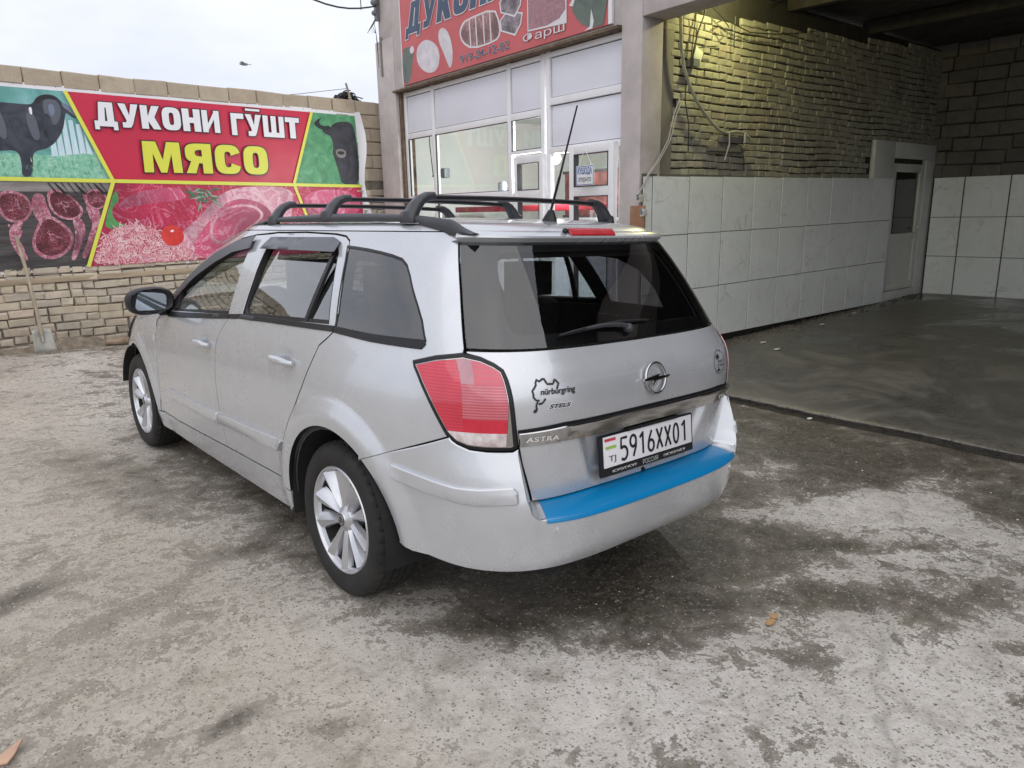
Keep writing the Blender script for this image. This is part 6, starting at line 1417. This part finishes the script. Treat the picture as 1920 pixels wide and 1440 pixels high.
# ---------------------------------------------------------------- wheels
def tyre_mesh():
    mb=MB(); prof=[(.213,-.084),(.224,-.098),(.245,-.107),(.270,-.1085),(.292,-.103),(.305,-.092),(.3125,-.080)]
    T=[(.3125,-.080),(.314,-.072),(.3075,-.070),(.3075,-.062),(.3155,-.060),(.3158,-.034),(.307,-.032),(.307,-.024),(.316,-.022),(.316,-.004),(.3085,-.002),(.3085,.002),(.316,.004),(.316,.022),(.307,.024),(.307,.032),(.3158,.034),(.3155,.060),(.3075,.062),(.3075,.070),(.314,.072),(.3125,.080)]
    full=prof[:-1]+T+[(r,-x) for r,x in reversed(prof[:-1])]
    n=168; V=[];F=[];m=len(full)
    for k in range(n):
        a=2*math.pi*k/n
        for r,x in full:
            rr=r
            if abs(x)<.094 and r>.3:   # sipes
                ph=(k+ (2 if x>0 else 0)+int(abs(x)*60))%4
                if ph==0 and r>.309: rr-=.006
                if abs(x)>.078: rr-= .005 if k%4<1 else 0
            if .24<r<.262: rr=r
            V.append((x,rr*math.cos(a),rr*math.sin(a)))
    for k in range(n):
        for j in range(m-1):
            F.append((k*m+j,k*m+j+1,((k+1)%n)*m+j+1,((k+1)%n)*m+j))
    me=D.meshes.new('tyre'); me.from_pydata(V,[],F); bm=bmesh.new(); bm.from_mesh(me); bmesh.ops.recalc_face_normals(bm,faces=bm.faces); bm.to_mesh(me); bm.free(); me.materials.append(M_rubber); finish(me,35); return me
def rim_mesh():
    mb=MB(); I=Matrix.Identity(4)
    mb.lathe([(.2195,-.094),(.2155,-.099),(.2105,-.0985),(.206,-.092),(.201,-.088),(.198,-.074)],I,72)
    mb.lathe([(.198,-.074),(.192,-.050),(.178,-.03),(.175,.09),(.212,.092)],I,48,1)
    return mb
def spoke_mesh(k):
    # broad, twisted blade : outer face at x=-.09, swept
    V=[];F=[];n=9; a0=2*math.pi*k/10
    for i in range(n+1):
        t=i/n; r=.040+(.205-.040)*t; tw=(.03 if k%2 else -.03)*min(1,t*1.6); wd=.0125+.031*t**1.2; x=-.066-.024*t**.8; 
        ca=a0+tw
        for (dw,dx) in ((-1,.022+.004*t),(-.82,.003),(-.12,-.006),(0.0,-.0085),(.45,.004),(1,.028)):
            yy=r; ww=dw*wd; V.append((x+dx,yy*math.cos(ca)-ww*math.sin(ca),yy*math.sin(ca)+ww*math.cos(ca)))
    m=6
    for i in range(n):
        for j in range(m-1): F.append((i*m+j,i*m+j+1,(i+1)*m+j+1,(i+1)*m+j))
    return V,F
TM=tyre_mesh(); RM=rim_mesh()
SPK=[]
for k in (0,1):
    V,F=spoke_mesh(k); me=D.meshes.new('spoke'); me.from_pydata(V,[],F); me.materials.append(M_alloy); finish(me,30); SPK.append(me)
rimme=None
for (x,y,sg,st) in ((-.745,0,1,0),(.745,0,-1,0),(-.745,2.703,1,.0),(.745,2.703,-1,.0)):
    w_=empty('wheel',(x,y,.3145),parent=car); w_.rotation_euler=(rad(17 if y<1 else 40),0,0 if sg>0 else math.pi)
    ty=link('tyre',TM,w_)
    if rimme is None: r_=RM.build('rim',[M_alloy,M_under],w_,smooth=35); rimme=r_.data
    else: link('rim',rimme,w_)
    for k in range(10):
        s_=link('spoke',SPK[k%2],w_); s_.rotation_euler=(2*math.pi*(k-k%2)/10,0,0)
        if k%2: pass
    mb=MB(); mb.lathe([(.0,-.088),(.026,-.089),(.030,-.084),(.050,-.074),(.056,-.060),(.056,-.02)],Matrix.Identity(4),40); mb.build('hub',M_alloy,w_,smooth=35)
    mb=MB(); mb.lathe([(.0,-.0905),(.024,-.0905),(.0255,-.088)],Matrix.Identity(4),32); mb.build('hub_cap',M_rail,w_,smooth=35)
    mb=MB(); mb.lathe([(.0145,-.0915),(.019,-.0925),(.021,-.0915)],Matrix.Identity(4),32); mb.box((-.0915,0,0),(.002,.044,.0045)); mb.build('cap_emblem',M_chrome,w_)
    mb=MB()
    for k in range(5):
        a=2*math.pi*(k+.5)/5; c_=Vector((-.067,.047*math.cos(a),.047*math.sin(a))); mb.tube([c_+Vector((.02,0,0)),c_+Vector((-.002,0,0))],.010,8)
    mb.build('wheel_bolts',M_rail,w_)
    mb=MB(); mb.lathe([(.06,-.01),(.135,-.012),(.135,.012),(.06,.012)],Matrix.Identity(4),36); mb.build('brake_disc',M_brake,w_); mb=MB(); mb.lathe([(0,.0),(.175,.03),(.176,.06)],Matrix.Identity(4),24); mb.build('dust_shield',M_under,w_)
# ---------------------------------------------------------------- roof rails, bars, antenna
RY=[(1.50,.515,1.446),(1.40,.530,1.466),(1.25,.543,1.484),(1.0,.550,1.501),(.6,.553,1.511),(.2,.550,1.509),(-.10,.546,1.502),(-.26,.542,1.490),(-.36,.538,1.480),(-.44,.534,1.462),(-.485,.531,1.450)]
for sg in (-1,1):
    V=[];F=[]
    Rp=[]; RYs=RY if sg<0 else [(y,x_,z-(.008 if y>-.1 else .020)) for y,x_,z in RY[:-2]]
    for i in range(len(RYs)-1):
        for k in range(4):
            t=k/4; Rp.append(tuple(RYs[i][j]*(1-t)+RYs[i+1][j]*t for j in range(3)))
    Rp.append(RYs[-1])
    for i,(y,x_,zt) in enumerate(Rp):
        zb_=roofz(x_,y)-.012; lift=0
        if -.22<y<1.2: zb_=zb_+.018
        h1=max(zt-zb_,.004)*min(1,.25+(y-Rp[-1][0])/.16)*min(1,.3+(Rp[0][0]-y)/.12); prof=((-.016,0),(-.0185,h1*.5),(-.013,h1*.88),(-.004,h1),(.008,h1*.97),(.015,h1*.7),(.015,0))
        for (dx,dz_) in prof: V.append((sg*(x_-dx),y,zb_+dz_))
    n=7
    for i in range(len(Rp)-1):
        for j in range(n): F.append((i*n+j,i*n+(j+1)%n,(i+1)*n+(j+1)%n,(i+1)*n+j))
    F.append(tuple(range(n)));F.append(tuple((len(Rp)-1)*n+j for j in range(n)))
    mb=MB(); mb.add(V,F); mb.build('roof_rail',M_rail,car,smooth=45)
def rz_(y): 
    for i in range(len(RY)-1):
        if RY[i][0]>=y>=RY[i+1][0]: t=(y-RY[i][0])/(RY[i+1][0]-RY[i][0]); return RY[i][2]*(1-t)+RY[i+1][2]*t
    return 1.5
for y in (-.115,.53,1.09):
    cb_=empty('roof_bar',(0,y,rz_(y)),parent=car); H=.076
    mb=MB(); V=[];F=[]; xs_=fr(-.47,.47,.094); n=8
    for x_ in xs_:
        for k in range(n):
            a=2*math.pi*(k+.5)/n; V.append((x_,.021*sp(math.cos(a),.8),H-.012+.011*sp(math.sin(a),.7)+.006*(1-(x_/.47)**2)))
    for i in range(len(xs_)-1):
        for k in range(n): F.append((i*n+k,i*n+(k+1)%n,(i+1)*n+(k+1)%n,(i+1)*n+k))
    mb.add(V,F); mb.build('bar',M_blackpl,cb_,smooth=50)
    for sg in (-1,1):
        mb=MB(); V=[];F=[]
        path=[(.445,H-.006,.028,.017),(.475,H-.008,.029,.018),(.505,H-.022,.032,.019),(.528,H-.045,.037,.020),(.545,H-.072,.044,.021),(.556,.0,.050,.022),(.560,-.022,.052,.022),(.560,-.032,.050,.020)]
        for i,(x_,z_,wy,wt) in enumerate(path):
            a=path[max(i-1,0)];b=path[min(i+1,len(path)-1)]; d=Vector((b[0]-a[0],b[1]-a[1])).normalized(); nx,nz2=d.y,-d.x
            for k in range(10):
                t=2*math.pi*(k+.5)/10; o1=sp(math.cos(t),.6)*wy*.86;o2=sp(math.sin(t),.7)*wt; V.append((sg*(x_-nx*o2),o1,z_-nz2*o2))
        for i in range(len(path)-1):
            for k in range(10): F.append((i*10+k,i*10+(k+1)%10,(i+1)*10+(k+1)%10,(i+1)*10+k))
        F.append(tuple(range(10)));F.append(tuple((len(path)-1)*10+k for k in range(10)))
        mb.add(V,F); mb.build('bar_foot',M_rail,cb_,smooth=50)
an=empty('antenna',(0,-.302,roofz(0,-.302)),parent=car)
mb=MB(); mb.add([(x_*s_,y_*s_+o_,z_) for (s_,o_,z_) in ((1,0,-.004),(.62,-.004,.022),(.32,-.010,.044)) for x_,y_ in [(.027*math.cos(a),.042*math.sin(a)) for a in [k*math.pi/6 for k in range(12)]]],[(i*12+k,i*12+(k+1)%12,(i+1)*12+(k+1)%12,(i+1)*12+k) for i in range(2) for k in range(12)]+[tuple(24+k for k in range(12))]); mb.build('antenna_base',M_blackpl,an,smooth=50)
mb=MB(); mb.tube([(0,-.008,.04),(0,-.055,.17)],.0055,8); mb.tube([(0,-.055,.17),(0,-.143,.43)],[.0045,.0032],7); mb.build('antenna_mast',M_blackpl,an)
# ---------------------------------------------------------------- mirrors
for sg in (1,-1):
    mr=empty('door_mirror',(-.925*sg,2.0,1.040),parent=car)
    mb=MB(); mb.sphere((0,0,0),(.128,.085,.078),32,22,0,.78,Matrix.Rotation(rad(-4*sg),3,'Y')); mb.v=[(a,max(b,-.052)+(.012 if b<-.052 and (a/.128)**2+(c/.078)**2<.72 else 0),c) for a,b,c in mb.v]; mb.build('mirror_housing',M_blackpl,mr,smooth=60)
    mb=MB(); mb.tube([(.06*sg,.0,-.045),(.12*sg,.03,-.052),(.15*sg,.05,-.058)],[.045,.042,.04],12); mb.build('mirror_arm',M_blackpl,mr,smooth=60)
    pl_=rnd([(-.088,-.052),(.078,-.048),(.082,.045),(-.070,.054)],.03,5)
    mb=MB(); mb.prism([(x_*sg,y_) for x_,y_ in pl_],.004,Matrix.Translation((-.004*sg,-.043,.0))@Matrix.Rotation(rad(90),4,'X')@Matrix.Rotation(rad(-3*sg),4,'Z')); mb.build('mirror_face',M_mirror,mr)
# ---------------------------------------------------------------- front end
def Pf(t,z): return P(t+SMAX if t<0 else t-SMAX,z) if t!=0 else P(SMAX,z)
# windscreen: t measured from the front centre, negative on the left
wl_=[(Sy(y,z)-SMAX,z) for y,z in wsc]; wp_=wl_+[(-a,b) for a,b in reversed(wl_)]
def S_f(t,z):
    s=SMAX-abs(t); x_,y_,z_=P(s,z); return ((x_ if t<0 else -x_),y_,z_)
def S_fl(t,z): return S_f(-t,z)
panel('windscreen',[(-a,b) for a,b in wp_],S_fl,M_wglass,car,res=.09,off=-.002,gap=.002,th=.004)
V=[];F=[];ny_,nx_=18,16
hy=[(2.36,.965),(2.7,.947),(3.0,.906),(3.2,.85),(3.33,.80)]
for j in range(ny_+1):
    t=j/ny_*4; i=min(int(t),3); f=t-i; y=hy[i][0]*(1-f)+hy[i+1][0]*f; z=hy[i][1]*(1-f)+hy[i+1][1]*f; xx,_,_=P(Sy(y,z),z); xx=abs(xx)-.004
    for k in range(nx_+1):
        a=k/nx_*2-1; yb=.26*(1-a*a)*(.9 if j==0 else 1)*(1-j/ny_*.35) if True else 0
        V.append((xx*a,y+ (.24*(1-a**2)),z+.055*(1-a**4)-(.03*(1-a*a)*(j/ny_)**3)))
F=[(j*(nx_+1)+k,j*(nx_+1)+k+1,(j+1)*(nx_+1)+k+1,(j+1)*(nx_+1)+k) for j in range(ny_) for k in range(nx_)]
mb=MB(); mb.add(V,F); mb.build('bonnet',M_paint,car,smooth=60)
fb=[(Sy(3.10,.45)-SMAX,.45),(Sy(3.17,.56)-SMAX,.56),(Sy(3.255,.68)-SMAX,.68),(Sy(3.285,.79)-SMAX,.79)]
fbl=[(Sy(y,z)-SMAX,z) for y,z in ((3.02,.30),(3.06,.45),(3.16,.56),(3.25,.68),(3.285,.80))]
fbp=fbl+[(-.4,.80),(0,.80),(.4,.80)]+[(-a,b) for a,b in reversed(fbl)]+[(.8,.24),(0,.22),(-.8,.24)]
fbo=panel('front_bumper',[(-a,b) for a,b in fbp],S_fl,M_paint,car,res=.08,gap=.002)
panel('grille',rnd([(.42,.30),(-.42,.30),(-.50,.44),(.50,.44)],.03),S_fl,M_grille,fbo,res=.08,off=.004,gap=0)
panel('upper_grille',rnd([(.34,.66),(-.34,.66),(-.40,.74),(.40,.74)],.02),S_fl,M_grille,fbo,res=.08,off=.004,gap=0)
for sg in (1,-1):
    hl=[(.50,.66),(.60,.80),(.95,.845),(1.05,.79),(.95,.68)]
    panel('headlight',rnd([(a*sg,b) for a,b in (hl if sg>0 else hl[::-1])],.03),S_fl,M_lclear,car,res=.08,off=.006,gap=0)
mb=MB(); mb.box((0,3.0,.6),(1.25,.5,.35)); mb.box((0,3.35,.5),(1.1,.2,.4)); mb.build('engine_bay',M_under,car)
# ---------------------------------------------------------------- interior
def seat(x_,y_,rear=False,w_=.50):
    s_=empty('rear_seat' if rear else 'front_seat',(x_,y_,.42),parent=car); 
    mb=MB(); mb.box((0,.22,.06),(w_,.50,.16)); mb.build('cushion',M_seat,s_,bevel=.05)
    mb=MB(); mb.box((0,-.08,.38),(w_,.14,.62),Matrix.Rotation(rad(-14),3,'X').inverted() if 0 else Matrix.Rotation(rad(14),3,'X')); mb.build('seat_back',M_seat,s_,bevel=.05)
    for hx in ([0] if not rear else [-.40,0,.40]):
        mb=MB(); mb.box((hx,-.165,.785),(.25,.09,.17)); mb.tube([(hx-.05,-.16,.62),(hx-.05,-.165,.75)],.007,6); mb.tube([(hx+.05,-.16,.62),(hx+.05,-.165,.75)],.007,6); mb.build('headrest',M_seat,s_,bevel=.035)
seat(-.37,1.25); seat(.37,1.25); seat(0,.42,True,1.22)
mb=MB(); mb.box((0,2.02,.83),(1.36,.50,.24)); mb.build('dashboard',M_trim,car,bevel=.06)
mb=MB(); mb.box((0,.95,.36),(1.40,3.0,.06)); mb.box((0,-.25,.55),(1.05,.75,.30)); mb.build('cabin_floor',M_trim,car)
st_=empty('steering_wheel',(-.37,1.70,.94),parent=car); st_.rotation_euler=(rad(-65),0,0)
mb=MB(); V=[];F=[]
for k in range(32):
    a=2*math.pi*k/32
    for j in range(8):
        b=2*math.pi*j/8; rr=.185+.016*math.cos(b); V.append((rr*math.cos(a),rr*math.sin(a),.016*math.sin(b)))
for k in range(32):
    for j in range(8): F.append((k*8+j,((k+1)%32)*8+j,((k+1)%32)*8+(j+1)%8,k*8+(j+1)%8))
mb.add(V,F); mb.box((0,0,.0),(.34,.06,.03)); mb.box((0,-.08,0),(.06,.17,.03)); mb.build('wheel_ring',M_trim,st_,smooth=50)
mb=MB(); mb.box((0,1.50,1.335),(.22,.02,.06)); mb.build('inner_mirror',M_blackpl,car,bevel=.01)
# number plate lamp housing etc.
mb=MB(); mb.box((.02,-.852,.742),(.30,.02,.010)); mb.build('plate_lamp',M_blackpl,car)
# ================================================================ LITTER
M_peb=mat('pale_pebble',(.45,.42,.38),.85,var=.3,vscale=30); M_paper=mat('paper_scrap',(.66,.66,.64),.7)
def leafshape(a,b,n=7): return [(a*math.cos(2*math.pi*k/n)*(1+.15*math.sin(k*5)),b*math.sin(2*math.pi*k/n)*(1+.2*math.cos(k*3))) for k in range(n)]
scrap('dry_leaf','darker curled dry leaf of the pair on the concrete behind the car','leaf',(.255,-1.262),leafshape(.026,.013,9),M_leaf,'pair of dry leaves behind the car')
scrap('dry_leaf','paler flat dry leaf of the pair on the concrete behind the car','leaf',(.305,-1.25),leafshape(.022,.014,8),M_leaf,'pair of dry leaves behind the car')
scrap('paper_scrap','white scrap lying at the edge of the raised carport slab','scrap',(3.29,.12),leafshape(.03,.016,5),M_paper)
for i,(x,y,lb) in enumerate(((5.6,1.86,'pale scrap nearest the car under the tiled wall'),(7.1,1.90,'small white scrap on the carport floor midway along the tiled wall'),(5.35,1.55,'flat pale scrap out on the carport floor before the tiles'),(8.2,1.98,'pale scrap farthest along under the tiled wall'))):
    scrap('paper_scrap',lb,'scrap',(x,y),leafshape(.06,.02,5),M_paper,'scraps along the tiled wall')
# loose grit and pebbles : one uncountable scatter
mb=MB(); r_=random.Random(11)
def grit(x,y,s,z0=None):
    z=(zyard(x,y) if x<3.3 else zg(x,y)); a=r_.uniform(0,3.14); vs=[(x+s*math.cos(a+k*1.57)*r_.uniform(.6,1.1),y+s*math.sin(a+k*1.57)*r_.uniform(.6,1.1),z) for k in range(4)]+[(x,y,z+s*r_.uniform(.35,.7))]
    mb.add(vs,[(0,1,4),(1,2,4),(2,3,4),(3,0,4)])
for _ in range(5200):
    y=-2.3+9.8*r_.random()**1.6; x=r_.uniform(-2.6,3.2); grit(x,y,r_.uniform(.0015,.0042)*(1+ (y+2.3)*.10))
for _ in range(420):
    grit(r_.uniform(-2.4,3.2),-2.2+7*r_.random()**1.4,r_.uniform(.004,.010))
o=mb.build('grit',M_peb); lab(o,kind='stuff')
M_grit2=mat('dark_grit',(.10,.085,.07),.9,var=.4,vscale=30)
mb=MB()
for _ in range(3600):
    y=-2.3+8*r_.random()**1.5; x=r_.uniform(-2.4,3.2); grit(x,y,r_.uniform(.0015,.004)*(1+(y+2.3)*.09))
for _ in range(500):
    u=r_.uniform(-.7,5.9); P_=TW.at(u,0,-.0+r_.random()**2*.28-.03); x,y=P_.x,P_.y; grit(x,y,r_.uniform(.01,.035))
for _ in range(260):
    y=r_.uniform(-2.2,2.2); x=edge_x(y)+r_.uniform(-.05,.0); z=zyard(x,y); grit(x,y,r_.uniform(.003,.012))
o=mb.build('dark_debris',M_grit2); lab(o,kind='stuff')
mb=MB()
for _ in range(420):
    u=r_.uniform(-1.5,4); P_=LW.at(u,0,r_.uniform(.12,.5)); grit(P_.x,P_.y,r_.uniform(.005,.02))
o=mb.build('wall_foot_rubble',M_dirt); lab(o,kind='stuff')
for o in list(D.objects):
    if o.type=='MESH' and o.parent is None and not o.get('kind') and not o.get('category'): print('UNTAGGED',o.name)
